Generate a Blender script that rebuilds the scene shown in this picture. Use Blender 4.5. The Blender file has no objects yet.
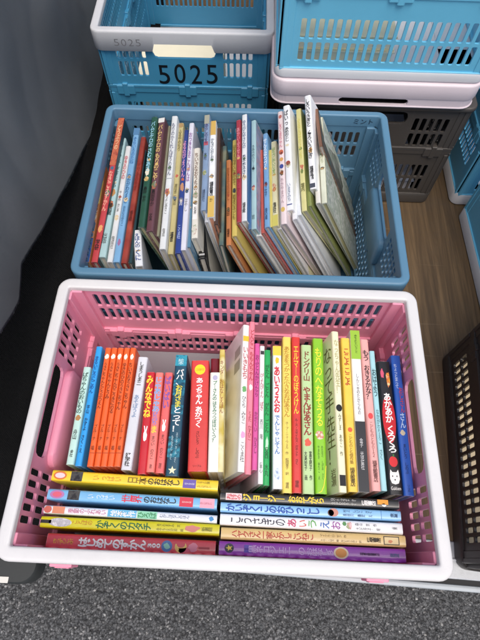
import bpy, bmesh, math, random
from mathutils import Vector, Matrix, noise
C = bpy.context.scene.collection
S = bpy.context.scene
R = math.radians
random.seed(7)

# ------------------------------------------------------------------ camera
cam_d = bpy.data.cameras.new('camera')
cam = bpy.data.objects.new('camera', cam_d); C.objects.link(cam)
cam_d.sensor_fit = 'VERTICAL'; cam_d.sensor_height = 36.0; cam_d.sensor_width = 27.0
cam_d.lens = 481.0 / 640.0 * 36.0
cam_d.clip_start = 0.02; cam_d.clip_end = 200.0
PITCH, ROLL, YAW = 1.11003531, 0.01105458, -0.03149816
_f = Vector((math.sin(YAW)*math.cos(PITCH), math.cos(YAW)*math.cos(PITCH), -math.sin(PITCH)))
_r = Vector((math.cos(YAW), -math.sin(YAW), 0)); _u = _r.cross(_f)
_c, _s = math.cos(ROLL), math.sin(ROLL)
_r, _u = _c*_r + _s*_u, -_s*_r + _c*_u
m = Matrix((( _r.x, _u.x, -_f.x, 0.01646166), (_r.y, _u.y, -_f.y, -0.17581318), (_r.z, _u.z, -_f.z, 0.94115028), (0, 0, 0, 1)))
cam.matrix_world = m
S.camera = cam

# ------------------------------------------------------------------ sky, sun, exposure
SUN_EL, SUN_AZ = 69.0, 160.0          # azimuth: degrees clockwise from +y
w = bpy.data.worlds.new('World'); S.world = w; w.use_nodes = True
nt = w.node_tree; nt.nodes.clear()
sky = nt.nodes.new('ShaderNodeTexSky'); sky.sky_type = 'NISHITA'; sky.sun_disc = False
sky.sun_elevation = R(SUN_EL); sky.sun_rotation = R(SUN_AZ)
sky.air_density = 1.0; sky.dust_density = 4.0; sky.ozone_density = 1.0
bg = nt.nodes.new('ShaderNodeBackground'); bg.inputs['Strength'].default_value = 0.12
wo = nt.nodes.new('ShaderNodeOutputWorld')
nt.links.new(sky.outputs[0], bg.inputs[0]); nt.links.new(bg.outputs[0], wo.inputs[0])
sd = bpy.data.lights.new('sun', 'SUN'); sd.energy = 1.5; sd.angle = R(40); sd.color = (1.0, 0.95, 0.88)
sun = bpy.data.objects.new('sun', sd); C.objects.link(sun)
_a = R(SUN_AZ); _e = R(SUN_EL)
_to = Vector((math.sin(_a)*math.cos(_e), math.cos(_a)*math.cos(_e), math.sin(_e)))
sun.rotation_euler = _to.to_track_quat('Z', 'Y').to_euler()
sun.location = _to*5
S.view_settings.view_transform = 'Standard'; S.view_settings.look = 'None'
S.view_settings.exposure = 0.34; S.view_settings.gamma = 1.0; S.view_settings.use_curve_mapping = False
S.render.engine = 'CYCLES'
S.cycles.max_bounces = 8; S.cycles.use_denoising = True

# ------------------------------------------------------------------ helpers
def lin(h):
    if not isinstance(h, str): return tuple(h)
    h = h.lstrip('#'); h = ''.join(c*2 for c in h) if len(h) == 3 else h; o = []
    for i in (0, 2, 4):
        c = int(h[i:i+2], 16)/255.0
        o.append(c/12.92 if c <= 0.04045 else ((c+0.055)/1.055)**2.4)
    return tuple(o)

_mats = {}
def plain(col, rough=0.5, name='paint', coat=0.0):
    col = lin(col); k = (tuple(round(c, 4) for c in col), rough, name, coat)
    if k in _mats: return _mats[k]
    mt = bpy.data.materials.new(name); mt.use_nodes = True
    b = mt.node_tree.nodes['Principled BSDF']
    b.inputs['Base Color'].default_value = (*col, 1); b.inputs['Roughness'].default_value = rough
    b.inputs['Coat Weight'].default_value = coat; b.inputs['Coat Roughness'].default_value = 0.15
    _mats[k] = mt; return mt

def mottled(name, col, amt=0.12, scale=30, rough=0.45, bump=0.0, bscale=300, coat=0.0, dirt=0.0, dirtcol=(0.12, 0.1, 0.08), stretch=(1, 1, 1), sss=0.0, wear=0.0, wearcol=(0.72, 0.70, 0.66)):
    """plain colour broken up by soft noise, fine bump and optional dirt blotches"""
    mt = bpy.data.materials.new(name); mt.use_nodes = True
    n = mt.node_tree.nodes; L = mt.node_tree.links; b = n['Principled BSDF']; col = lin(col)
    tc = n.new('ShaderNodeTexCoord'); mp = n.new('ShaderNodeMapping'); mp.inputs['Scale'].default_value = stretch
    L.new(tc.outputs['Object'], mp.inputs[0])
    nz = n.new('ShaderNodeTexNoise'); nz.inputs['Scale'].default_value = scale; nz.inputs['Detail'].default_value = 5
    L.new(mp.outputs[0], nz.inputs['Vector'])
    mx = n.new('ShaderNodeMix'); mx.data_type = 'RGBA'
    mx.inputs[6].default_value = (*[c*(1-amt) for c in col], 1)
    mx.inputs[7].default_value = (*[min(1, c*(1+amt)) for c in col], 1)
    L.new(nz.outputs['Fac'], mx.inputs[0]); out = mx.outputs[2]
    if dirt > 0:
        nd = n.new('ShaderNodeTexNoise'); nd.inputs['Scale'].default_value = scale*0.6; nd.inputs['Detail'].default_value = 8; nd.inputs['Roughness'].default_value = 0.7
        L.new(mp.outputs[0], nd.inputs['Vector'])
        rp = n.new('ShaderNodeMapRange'); rp.inputs[1].default_value = 0.55; rp.inputs[2].default_value = 0.75; rp.inputs[4].default_value = dirt
        L.new(nd.outputs['Fac'], rp.inputs[0])
        m2 = n.new('ShaderNodeMix'); m2.data_type = 'RGBA'; m2.inputs[7].default_value = (*dirtcol, 1)
        L.new(rp.outputs[0], m2.inputs[0]); L.new(out, m2.inputs[6]); out = m2.outputs[2]
    if wear > 0:          # edges rubbed pale, in patches
        bv = n.new('ShaderNodeBevel'); bv.samples = 4; bv.inputs['Radius'].default_value = 0.0011
        ge = n.new('ShaderNodeNewGeometry'); dt = n.new('ShaderNodeVectorMath'); dt.operation = 'DOT_PRODUCT'
        L.new(bv.outputs[0], dt.inputs[0]); L.new(ge.outputs['Normal'], dt.inputs[1])
        w1 = n.new('ShaderNodeMapRange'); w1.inputs[1].default_value = 0.97; w1.inputs[2].default_value = 0.80; w1.inputs[3].default_value = 0; w1.inputs[4].default_value = 1
        L.new(dt.outputs['Value'], w1.inputs[0])
        wn = n.new('ShaderNodeTexNoise'); wn.inputs['Scale'].default_value = 160; wn.inputs['Detail'].default_value = 4; L.new(tc.outputs['Object'], wn.inputs['Vector'])
        w2 = n.new('ShaderNodeMapRange'); w2.inputs[1].default_value = 0.42; w2.inputs[2].default_value = 0.62; w2.inputs[4].default_value = wear; L.new(wn.outputs['Fac'], w2.inputs[0])
        ml = n.new('ShaderNodeMath'); ml.operation = 'MULTIPLY'; L.new(w1.outputs[0], ml.inputs[0]); L.new(w2.outputs[0], ml.inputs[1])
        m3 = n.new('ShaderNodeMix'); m3.data_type = 'RGBA'; m3.inputs[7].default_value = (*wearcol, 1)
        L.new(ml.outputs[0], m3.inputs[0]); L.new(out, m3.inputs[6]); out = m3.outputs[2]
    L.new(out, b.inputs['Base Color'])
    rr = n.new('ShaderNodeMapRange'); rr.inputs[3].default_value = rough-0.08; rr.inputs[4].default_value = rough+0.12
    L.new(nz.outputs['Fac'], rr.inputs[0]); L.new(rr.outputs[0], b.inputs['Roughness'])
    b.inputs['Coat Weight'].default_value = coat; b.inputs['Coat Roughness'].default_value = 0.12
    if sss > 0:
        b.inputs['Subsurface Weight'].default_value = sss; b.inputs['Subsurface Radius'].default_value = (0.006, 0.005, 0.005); b.inputs['Subsurface Scale'].default_value = 1.0
    if bump > 0:
        nb = n.new('ShaderNodeTexNoise'); nb.inputs['Scale'].default_value = bscale; nb.inputs['Detail'].default_value = 3
        L.new(tc.outputs['Object'], nb.inputs['Vector'])
        bp = n.new('ShaderNodeBump'); bp.inputs['Strength'].default_value = bump; bp.inputs['Distance'].default_value = 0.001
        L.new(nb.outputs['Fac'], bp.inputs['Height']); L.new(bp.outputs[0], b.inputs['Normal'])
    return mt

def picture(name, cols, scale=40):
    """printed illustration: patches of several colours"""
    mt = bpy.data.materials.new(name); mt.use_nodes = True
    n = mt.node_tree.nodes; L = mt.node_tree.links; b = n['Principled BSDF']
    tc = n.new('ShaderNodeTexCoord'); nz = n.new('ShaderNodeTexNoise'); nz.inputs['Scale'].default_value = scale; nz.inputs['Detail'].default_value = 2.5
    L.new(tc.outputs['Object'], nz.inputs['Vector'])
    rp = n.new('ShaderNodeValToRGB'); rp.color_ramp.interpolation = 'LINEAR'
    e = rp.color_ramp.elements
    while len(e) < len(cols): e.new(0.5)
    for i, c in enumerate(cols):
        e[i].position = 0.3 + 0.4*i/max(1, len(cols)-1); e[i].color = (*lin(c), 1)
    L.new(nz.outputs['Fac'], rp.inputs[0]); L.new(rp.outputs[0], b.inputs['Base Color']); b.inputs['Roughness'].default_value = 0.35
    return mt

def obj(name, bm, mat, parent=None, smooth=False, angle=None):
    me = bpy.data.meshes.new(name)
    bmesh.ops.recalc_face_normals(bm, faces=bm.faces)
    bm.to_mesh(me); bm.free()
    if smooth:
        for p in me.polygons: p.use_smooth = True
        if angle: me.set_sharp_from_angle(angle=R(angle))
    o = bpy.data.objects.new(name, me); C.objects.link(o)
    if mat: me.materials.append(mat)
    if parent: o.parent = parent
    return o

def thing(name, label, cat, mat=None, group=None):
    o = bpy.data.objects.new(name, None); C.objects.link(o); o.empty_display_size = 0.05
    if mat is not None: o.matrix_world = mat
    o['label'] = label; o['category'] = cat
    if group: o['group'] = group
    return o
def tag(o, label, cat, group=None):
    o['label'] = label; o['category'] = cat
    if group: o['group'] = group
    return o

def box(bm, x0, x1, y0, y1, z0, z1, bev=0.0, seg=2):
    r = bmesh.ops.create_cube(bm, size=1.0)
    vs = r['verts']
    for v in vs:
        v.co = Vector(((x0+x1)/2 + v.co.x*(x1-x0), (y0+y1)/2 + v.co.y*(y1-y0), (z0+z1)/2 + v.co.z*(z1-z0)))
    if bev > 0:
        ed = list({e for v in vs for e in v.link_edges})
        bmesh.ops.bevel(bm, geom=ed, offset=bev, segments=seg, affect='EDGES', profile=0.5)

def prism(bm, pts, y0, y1):
    """closed outline pts (x,z) extruded along y"""
    a = [bm.verts.new((x, y0, z)) for x, z in pts]; b = [bm.verts.new((x, y1, z)) for x, z in pts]
    n = len(pts)
    for i in range(n): bm.faces.new((a[i], a[(i+1) % n], b[(i+1) % n], b[i]))
    bm.faces.new(a); bm.faces.new(list(reversed(b)))

def rrect(x0, x1, z0, z1, r, k=3):
    r = min(r, (x1-x0)/2-1e-5, (z1-z0)/2-1e-5); p = []
    for cx, cz, a0 in ((x1-r, z1-r, 0), (x0+r, z1-r, 90), (x0+r, z0+r, 180), (x1-r, z0+r, 270)):
        for i in range(k): p.append((cx + r*math.cos(R(a0+90*i/(k-1))), cz + r*math.sin(R(a0+90*i/(k-1)))))
    return p

def perforated(bm, T, x0, x1, bands, th, rad=0.0028):
    """flat panel in local (x,z), thickness th in y, pushed through T. bands: (z0, z1, [(gx0, gx1, ncols, fill_w, fill_h), ...])"""
    def q(pts): bm.faces.new([bm.verts.new(T @ Vector(p)) for p in pts])
    h = th/2
    def solid(a, b, c, d):
        if b-a < 1e-6 or d-c < 1e-6: return
        q([(a, -h, c), (b, -h, c), (b, -h, d), (a, -h, d)]); q([(a, h, c), (a, h, d), (b, h, d), (b, h, c)])
    for z0, z1, groups in bands:
        cur = x0
        for gx0, gx1, n, fw, fh in sorted(groups):
            solid(cur, gx0, z0, z1); cur = gx1
            cw = (gx1-gx0)/n
            for i in range(n):
                a, b = gx0+i*cw, gx0+(i+1)*cw
                mx, mz = cw*(1-fw)/2, (z1-z0)*(1-fh)/2
                o = rrect(a+mx, b-mx, z0+mz, z1-mz, rad if rad < cw*fw*0.5 else cw*fw*0.49)
                corner = [(b, z1), (a, z1), (a, z0), (b, z0)]; k = 3
                for y, rev in ((-h, False), (h, True)):
                    for ci in range(4):
                        arc = o[ci*k:(ci+1)*k]; pts = [corner[ci]] + arc
                        nx = o[((ci+1)*k) % 12]; side = [corner[ci], arc[-1], nx, corner[(ci+1) % 4]]
                        for f in (pts, side):
                            f = [(x, y, z) for x, z in f]
                            q(f[::-1] if rev else f)
                m_ = len(o)
                for j in range(m_):
                    p, r = o[j], o[(j+1) % m_]
                    q([(p[0], -h, p[1]), (p[0], h, p[1]), (r[0], h, r[1]), (r[0], -h, r[1])])
        solid(cur, x1, z0, z1)
    za, zb = bands[0][0], bands[-1][1]
    q([(x0, -h, za), (x0, h, za), (x1, h, za), (x1, -h, za)]); q([(x0, -h, zb), (x1, -h, zb), (x1, h, zb), (x0, h, zb)])
    q([(x0, -h, za), (x0, -h, zb), (x0, h, zb), (x0, h, za)]); q([(x1, -h, za), (x1, h, za), (x1, h, zb), (x1, -h, zb)])

def ring(bm, W, D, rad, prof, notch=None):
    """sweep a closed profile [(inset, z)] round a rounded rectangle; notch=(half width, points index set, z) lifts skirt points on the short sides"""
    path = []
    hw, hd = W/2, D/2
    def arc(cx, cy, a0):
        for i in range(7):
            a = R(a0+90*i/6); path.append((cx, cy, math.cos(a), math.sin(a), False))
    nh = notch[0] if notch else None
    def side(x, sx):
        if not notch: return
        ys = [-nh-0.006, -nh, nh, nh+0.006] if sx > 0 else [nh+0.006, nh, -nh, -nh-0.006]
        for y in ys: path.append((x-sx*rad, y, sx, 0, abs(y) <= nh))
    arc(hw-rad, -hd+rad, -90); side(hw, 1); arc(hw-rad, hd-rad, 0); arc(-hw+rad, hd-rad, 90); side(-hw, -1); arc(-hw+rad, -hd+rad, 180)
    rows = []
    for cx, cy, nx, ny, lift in path:
        row = []
        for j, (ins, z) in enumerate(prof):
            if lift and j in notch[1]: z = notch[2]
            row.append(bm.verts.new((cx+nx*(rad-ins), cy+ny*(rad-ins), z)))
        rows.append(row)
    n = len(rows); k = len(prof)
    for i in range(n):
        for j in range(k):
            bm.faces.new((rows[i][j], rows[(i+1) % n][j], rows[(i+1) % n][(j+1) % k], rows[i][(j+1) % k]))

# ------------------------------------------------------------------ lettering: font curves are collected and turned into meshes in one go
_queue = []
def letters(name, text, parent, M, wid, hei, col, bold=0.0, vertical=True, rough=0.5):
    """text fitted into a wid x hei rectangle centred on local matrix M (x right, y up)"""
    if vertical: text = '\n'.join(('︱' if ch in 'ー-' else ('\u3000' if ch == ' ' else ch)) for ch in text)
    cu = bpy.data.curves.new(name, 'FONT'); cu.body = text; cu.align_x = 'CENTER'; cu.resolution_u = 2 if vertical else 5
    cu.space_line = 0.86 if vertical else 1.0
    cu.offset = bold; cu.fill_mode = 'FRONT'
    o = bpy.data.objects.new('tmp_text', cu); C.objects.link(o)
    _queue.append((o, name, parent, M, wid, hei, col, rough))

def flush_letters():
    bpy.context.view_layer.update()
    dg = bpy.context.evaluated_depsgraph_get()
    for o, name, parent, M, wid, hei, col, rough in _queue:
        me = bpy.data.meshes.new_from_object(o.evaluated_get(dg))
        xs = [v.co.x for v in me.vertices]; ys = [v.co.y for v in me.vertices]
        if xs:
            x0, x1, y0, y1 = min(xs), max(xs), min(ys), max(ys)
            sx = wid/max(1e-6, x1-x0); sy = hei/max(1e-6, y1-y0)
            sx = min(sx, sy*1.6); sy = min(sy, sx*1.9)
            for v in me.vertices:
                v.co = M @ Vector(((v.co.x-(x0+x1)/2)*sx, (v.co.y-(y0+y1)/2)*sy, 0))
            me.materials.clear(); me.materials.append(plain(col, rough, 'ink'))
            me.name = name
            n = bpy.data.objects.new(name, me); C.objects.link(n); n.parent = parent
        cu = o.data; bpy.data.objects.remove(o); bpy.data.curves.remove(cu)
    _queue.clear()

# ------------------------------------------------------------------ setting: asphalt, truck bed
def asphalt_mat():
    mt = bpy.data.materials.new('asphalt'); mt.use_nodes = True
    n = mt.node_tree.nodes; L = mt.node_tree.links; b = n['Principled BSDF']
    tc = n.new('ShaderNodeTexCoord')
    v = n.new('ShaderNodeTexVoronoi'); v.inputs['Scale'].default_value = 175; v.inputs['Randomness'].default_value = 1.0
    wn = n.new('ShaderNodeTexNoise'); wn.inputs['Scale'].default_value = 90; wn.inputs['Detail'].default_value = 3; L.new(tc.outputs['Object'], wn.inputs['Vector'])
    wm = n.new('ShaderNodeVectorMath'); wm.operation = 'MULTIPLY_ADD'; wm.inputs[1].default_value = (0.009, 0.009, 0.009); L.new(wn.outputs['Color'], wm.inputs[0]); L.new(tc.outputs['Object'], wm.inputs[2])
    L.new(wm.outputs[0], v.inputs['Vector'])
    v2 = n.new('ShaderNodeTexVoronoi'); v2.inputs['Scale'].default_value = 420; L.new(tc.outputs['Object'], v2.inputs['Vector'])
    sp0 = n.new('ShaderNodeSeparateColor'); L.new(v2.outputs['Color'], sp0.inputs[0])
    sp = n.new('ShaderNodeSeparateColor'); L.new(v.outputs['Color'], sp.inputs[0])
    rp = n.new('ShaderNodeValToRGB'); e = rp.color_ramp.elements
    e[0].position = 0.0; e[0].color = (0.066, 0.069, 0.072, 1); e[1].position = 1.0; e[1].color = (0.38, 0.38, 0.37, 1)
    x = e.new(0.55); x.color = (0.108, 0.112, 0.116, 1); x = e.new(0.86); x.color = (0.155, 0.159, 0.162, 1); x = e.new(0.97); x.color = (0.26, 0.26, 0.26, 1)
    L.new(sp.outputs[0], rp.inputs[0])
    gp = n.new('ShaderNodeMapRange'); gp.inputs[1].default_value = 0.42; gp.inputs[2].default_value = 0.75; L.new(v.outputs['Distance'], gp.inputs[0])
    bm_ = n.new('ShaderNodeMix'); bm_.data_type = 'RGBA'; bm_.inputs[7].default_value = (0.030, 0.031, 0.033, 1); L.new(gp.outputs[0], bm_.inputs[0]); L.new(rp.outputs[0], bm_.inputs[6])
    nz = n.new('ShaderNodeTexNoise'); nz.inputs['Scale'].default_value = 9; L.new(tc.outputs['Object'], nz.inputs['Vector'])
    mr = n.new('ShaderNodeMapRange'); mr.inputs[3].default_value = 0.75; mr.inputs[4].default_value = 1.25; L.new(nz.outputs['Fac'], mr.inputs[0])
    mx = n.new('ShaderNodeMix'); mx.data_type = 'RGBA'; mx.blend_type = 'MULTIPLY'; mx.inputs[0].default_value = 1
    fr = n.new('ShaderNodeMapRange'); fr.inputs[3].default_value = 0.6; fr.inputs[4].default_value = 1.4; L.new(sp0.outputs[1], fr.inputs[0])
    fm = n.new('ShaderNodeMix'); fm.data_type = 'RGBA'; fm.blend_type = 'MULTIPLY'; fm.inputs[0].default_value = 1; L.new(bm_.outputs[2], fm.inputs[6]); L.new(fr.outputs[0], fm.inputs[7])
    L.new(fm.outputs[2], mx.inputs[6]); L.new(mr.outputs[0], mx.inputs[7]); L.new(mx.outputs[2], b.inputs['Base Color'])
    b.inputs['Roughness'].default_value = 0.75
    ad = n.new('ShaderNodeMath'); ad.operation = 'MULTIPLY_ADD'; ad.inputs[1].default_value = 0.5
    L.new(v2.outputs['Distance'], ad.inputs[0]); L.new(v.outputs['Distance'], ad.inputs[2])
    bp = n.new('ShaderNodeBump'); bp.inputs['Strength'].default_value = 0.8; bp.inputs['Distance'].default_value = 0.0035; bp.invert = True
    L.new(ad.outputs[0], bp.inputs['Height']); L.new(bp.outputs[0], b.inputs['Normal'])
    return mt
GZ = -0.50
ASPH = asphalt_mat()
bm = bmesh.new()
NX, NY = 640, 190; gx0, gx1, gy0, gy1 = -1.1, 1.1, -0.72, -0.04
grid = []
for j in range(NY+1):
    row = []
    for i in range(NX+1):
        x = gx0+(gx1-gx0)*i/NX; y = gy0+(gy1-gy0)*j/NY
        edge = min(1.0, min(i, NX-i)/8, min(j, NY-j)/8)
        d = noise.voronoi(Vector((x*150, y*150, 0)))[0][0]
        hz = (0.45-d)*0.006 + noise.noise(Vector((x*40, y*40, 3)))*0.002
        row.append(bm.verts.new((x, y, GZ + hz*edge)))
    grid.append(row)
for j in range(NY):
    for i in range(NX): bm.faces.new((grid[j][i], grid[j][i+1], grid[j+1][i+1], grid[j+1][i]))
B = 40
for quad in (((-B, -B), (B, -B), (B, gy0), (-B, gy0)), ((-B, gy1), (B, gy1), (B, B), (-B, B)), ((-B, gy0), (gx0, gy0), (gx0, gy1), (-B, gy1)), ((gx1, gy0), (B, gy0), (B, gy1), (gx1, gy1))):
    bm.faces.new([bm.verts.new((x, y, GZ)) for x, y in quad])
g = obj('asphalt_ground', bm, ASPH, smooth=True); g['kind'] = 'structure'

def wood_mat():
    mt = bpy.data.materials.new('plywood'); mt.use_nodes = True
    n = mt.node_tree.nodes; L = mt.node_tree.links; b = n['Principled BSDF']
    tc = n.new('ShaderNodeTexCoord'); mp = n.new('ShaderNodeMapping'); mp.inputs['Scale'].default_value = (17, 1.0, 1)
    L.new(tc.outputs['Object'], mp.inputs[0])
    nz = n.new('ShaderNodeTexNoise'); nz.inputs['Scale'].default_value = 3.2; nz.inputs['Detail'].default_value = 9; nz.inputs['Roughness'].default_value = 0.65; nz.inputs['Distortion'].default_value = 0.9
    L.new(mp.outputs[0], nz.inputs['Vector'])
    rp = n.new('ShaderNodeValToRGB'); e = rp.color_ramp.elements
    e[0].position = 0.28; e[0].color = (0.055, 0.032, 0.014, 1); e[1].position = 0.72; e[1].color = (0.190, 0.120, 0.057, 1)
    x = e.new(0.5); x.color = (0.120, 0.074, 0.034, 1)
    L.new(nz.outputs['Fac'], rp.inputs[0])
    ns = n.new('ShaderNodeTexNoise'); ns.inputs['Scale'].default_value = 7; ns.inputs['Detail'].default_value = 8; ns.inputs['Roughness'].default_value = 0.75
    L.new(tc.outputs['Object'], ns.inputs['Vector'])
    mr = n.new('ShaderNodeMapRange'); mr.inputs[1].default_value = 0.5; mr.inputs[2].default_value = 0.72; mr.inputs[4].default_value = 0.45
    L.new(ns.outputs['Fac'], mr.inputs[0])
    mx = n.new('ShaderNodeMix'); mx.data_type = 'RGBA'; mx.inputs[7].default_value = (0.085, 0.064, 0.044, 1)
    L.new(mr.outputs[0], mx.inputs[0]); L.new(rp.outputs[0], mx.inputs[6])
    mp2 = n.new('ShaderNodeMapping'); mp2.inputs['Scale'].default_value = (260, 7, 1); L.new(tc.outputs['Object'], mp2.inputs[0])
    gr = n.new('ShaderNodeTexNoise'); gr.inputs['Scale'].default_value = 1.0; gr.inputs['Detail'].default_value = 4; L.new(mp2.outputs[0], gr.inputs['Vector'])
    gm = n.new('ShaderNodeMapRange'); gm.inputs[1].default_value = 0.3; gm.inputs[2].default_value = 0.7; gm.inputs[3].default_value = 0.76; gm.inputs[4].default_value = 1.14; L.new(gr.outputs['Fac'], gm.inputs[0])
    m4 = n.new('ShaderNodeMix'); m4.data_type = 'RGBA'; m4.blend_type = 'MULTIPLY'; m4.inputs[0].default_value = 1; L.new(mx.outputs[2], m4.inputs[6]); L.new(gm.outputs[0], m4.inputs[7])
    # pale scratches and dark pits
    mp3 = n.new('ShaderNodeMapping'); mp3.inputs['Scale'].default_value = (3, 160, 1); mp3.inputs['Rotation'].default_value = (0, 0, 0.5); L.new(tc.outputs['Object'], mp3.inputs[0])
    sc = n.new('ShaderNodeTexNoise'); sc.inputs['Scale'].default_value = 1.0; sc.inputs['Detail'].default_value = 2; L.new(mp3.outputs[0], sc.inputs['Vector'])
    sm = n.new('ShaderNodeMapRange'); sm.inputs[1].default_value = 0.71; sm.inputs[2].default_value = 0.75; sm.inputs[4].default_value = 0.3; L.new(sc.outputs['Fac'], sm.inputs[0])
    m5 = n.new('ShaderNodeMix'); m5.data_type = 'RGBA'; m5.inputs[7].default_value = (0.30, 0.23, 0.15, 1); L.new(sm.outputs[0], m5.inputs[0]); L.new(m4.outputs[2], m5.inputs[6])
    L.new(m5.outputs[2], b.inputs['Base Color']); b.inputs['Roughness'].default_value = 0.6
    bp = n.new('ShaderNodeBump'); bp.inputs['Strength'].default_value = 0.25; bp.inputs['Distance'].default_value = 0.001
    L.new(nz.outputs['Fac'], bp.inputs['Height']); L.new(bp.outputs[0], b.inputs['Normal'])
    return mt

bed = thing('truck_bed', 'brown plywood truck bed with a silver rear sill under all the crates', 'truck bed', Matrix.Translation((0, 0.8, GZ)))
def bedpart(name, bm, mat, skew=False, **k):
    if skew: bmesh.ops.rotate(bm, verts=bm.verts, cent=(0, -0.19, 0), matrix=Matrix.Rotation(R(-2.0), 3, 'Z'))
    bmesh.ops.translate(bm, verts=bm.verts, vec=(0, -0.8, -GZ)); return obj(name, bm, mat, bed, **k)
bm = bmesh.new(); box(bm, -0.95, 1.25, -0.118, 2.2, -0.03, 0.0); bedpart('plywood_floor', bm, wood_mat(), skew=True)
METAL = mottled('brushed_metal', (0.42, 0.44, 0.46), 0.1, 60, 0.38, 0.15, 500, dirt=0.35, dirtcol=(0.25, 0.25, 0.25))
METAL.node_tree.nodes['Principled BSDF'].inputs['Metallic'].default_value = 0.35
bm = bmesh.new(); box(bm, -0.30, 1.25, -0.178, -0.1185, -0.03, 0.0025, 0.002); box(bm, -0.30, 1.25, -0.150, -0.146, 0.0, 0.006, 0.001); bedpart('rear_sill', bm, METAL, skew=True)
bm = bmesh.new(); box(bm, -0.93, 1.25, -0.1862, -0.1785, -0.09, -0.016); bedpart('rubber_seal', bm, plain((0.012, 0.012, 0.013), 0.7, 'rubber'), skew=True)
bm = bmesh.new(); box(bm, -0.06, 1.25, -0.1965, -0.1865, -0.08, -0.012, 0.004); bedpart('edge_strip', bm, mottled('pale_metal', (0.46, 0.50, 0.52), 0.06, 40, 0.35, dirt=0.3, dirtcol=(0.35, 0.36, 0.36)), skew=True)
bm = bmesh.new(); box(bm, -0.93, 1.25, -0.10, 2.2, -0.16, -0.03); bedpart('chassis', bm, plain((0.02, 0.02, 0.022), 0.6, 'chassis_paint'))
# rounded plastic bumper corner
bm = bmesh.new()
prof = rrect(-0.95, -0.362, -0.236, -0.16, 0.03, 6)
a = [bm.verts.new((x, y, -0.13)) for x, y in prof]; b_ = [bm.verts.new((x, y, -0.095)) for x, y in prof]; c_ = [bm.verts.new((-0.65+(x+0.65)*0.985, -0.2+(y+0.2)*0.9, -0.088)) for x, y in prof]
for p, q in ((a, b_), (b_, c_)):
    for i in range(len(prof)): bm.faces.new((p[i], p[(i+1) % len(prof)], q[(i+1) % len(prof)], q[i]))
bm.faces.new(c_); bm.faces.new(a[::-1])
bedpart('bumper', bm, mottled('bumper_plastic', (0.032, 0.036, 0.036), 0.2, 60, 0.55, 0.3, 900), smooth=True, angle=40)
bm = bmesh.new(); box(bm, -0.50, -0.412, -0.2345, -0.224, -0.0879, -0.0868, 0.0003, 1)
bedpart('white_sticker', bm, plain((0.75, 0.74, 0.68), 0.5, 'sticker'))
bm = bmesh.new(); box(bm, -0.99, -0.95, -0.19, 2.24, -0.16, 0.6); box(bm, -0.95, 1.29, 2.2, 2.24, -0.16, 1.0); box(bm, 1.25, 1.29, -0.19, 2.2, -0.16, 0.5)
bedpart('side_boards', bm, plain((0.03, 0.03, 0.033), 0.6, 'side_board_paint'))

# black cloth heaped along the left of the crates
def cloth_mat(name, col, rough, scale, bump):
    mt = bpy.data.materials.new(name); mt.use_nodes = True
    n = mt.node_tree.nodes; L = mt.node_tree.links; b = n['Principled BSDF']
    tc = n.new('ShaderNodeTexCoord')
    wv = n.new('ShaderNodeTexWave'); wv.inputs['Scale'].default_value = scale; wv.bands_direction = 'DIAGONAL'; wv.inputs['Distortion'].default_value = 1.5
    L.new(tc.outputs['Object'], wv.inputs['Vector'])
    nz = n.new('ShaderNodeTexNoise'); nz.inputs['Scale'].default_value = 12; nz.inputs['Detail'].default_value = 6; L.new(tc.outputs['Object'], nz.inputs['Vector'])
    mx = n.new('ShaderNodeMix'); mx.data_type = 'RGBA'; mx.inputs[6].default_value = (*[c*0.6 for c in col], 1); mx.inputs[7].default_value = (*[c*1.5 for c in col], 1)
    L.new(nz.outputs['Fac'], mx.inputs[0]); L.new(mx.outputs[2], b.inputs['Base Color'])
    b.inputs['Roughness'].default_value = rough; b.inputs['Specular IOR Level'].default_value = 0.25
    bp = n.new('ShaderNodeBump'); bp.inputs['Strength'].default_value = bump; bp.inputs['Distance'].default_value = 0.001
    L.new(wv.outputs['Fac'], bp.inputs['Height']); L.new(bp.outputs[0], b.inputs['Normal'])
    return mt
bm = bmesh.new(); NXC, NYC = 60, 150; g = []
for j in range(NYC+1):
    row = []; y = -0.182+1.58*j/NYC
    for i in range(NXC+1):
        t = i/NXC; x = -0.94+0.662*t
        fold = 0.022*noise.noise(Vector((x*7, y*2.2, 1)))+0.012*noise.noise(Vector((x*22, y*5, 4)))
        pleat = 0.010*max(0, math.sin(x*46+2.5*noise.noise(Vector((x*3, y*3, 9)))))
        z = 0.035+0.05*(1-t)+(fold+pleat)*min(1, (1-t)*6+0.15)
        if j < 5: z -= (5-j)*0.006
        row.append(bm.verts.new((x, y, max(0.004, z))))
    g.append(row)
for j in range(NYC):
    for i in range(NXC): bm.faces.new((g[j][i], g[j][i+1], g[j+1][i+1], g[j+1][i]))
bmesh.ops.solidify(bm, geom=bm.faces[:], thickness=0.003)
tag(obj('black_cloth', bm, cloth_mat('black_weave', (0.0085, 0.0085, 0.009), 0.85, 160, 0.6), smooth=True), 'rumpled black woven cloth lying left of the crates under the grey vinyl sheet', 'cloth')

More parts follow.
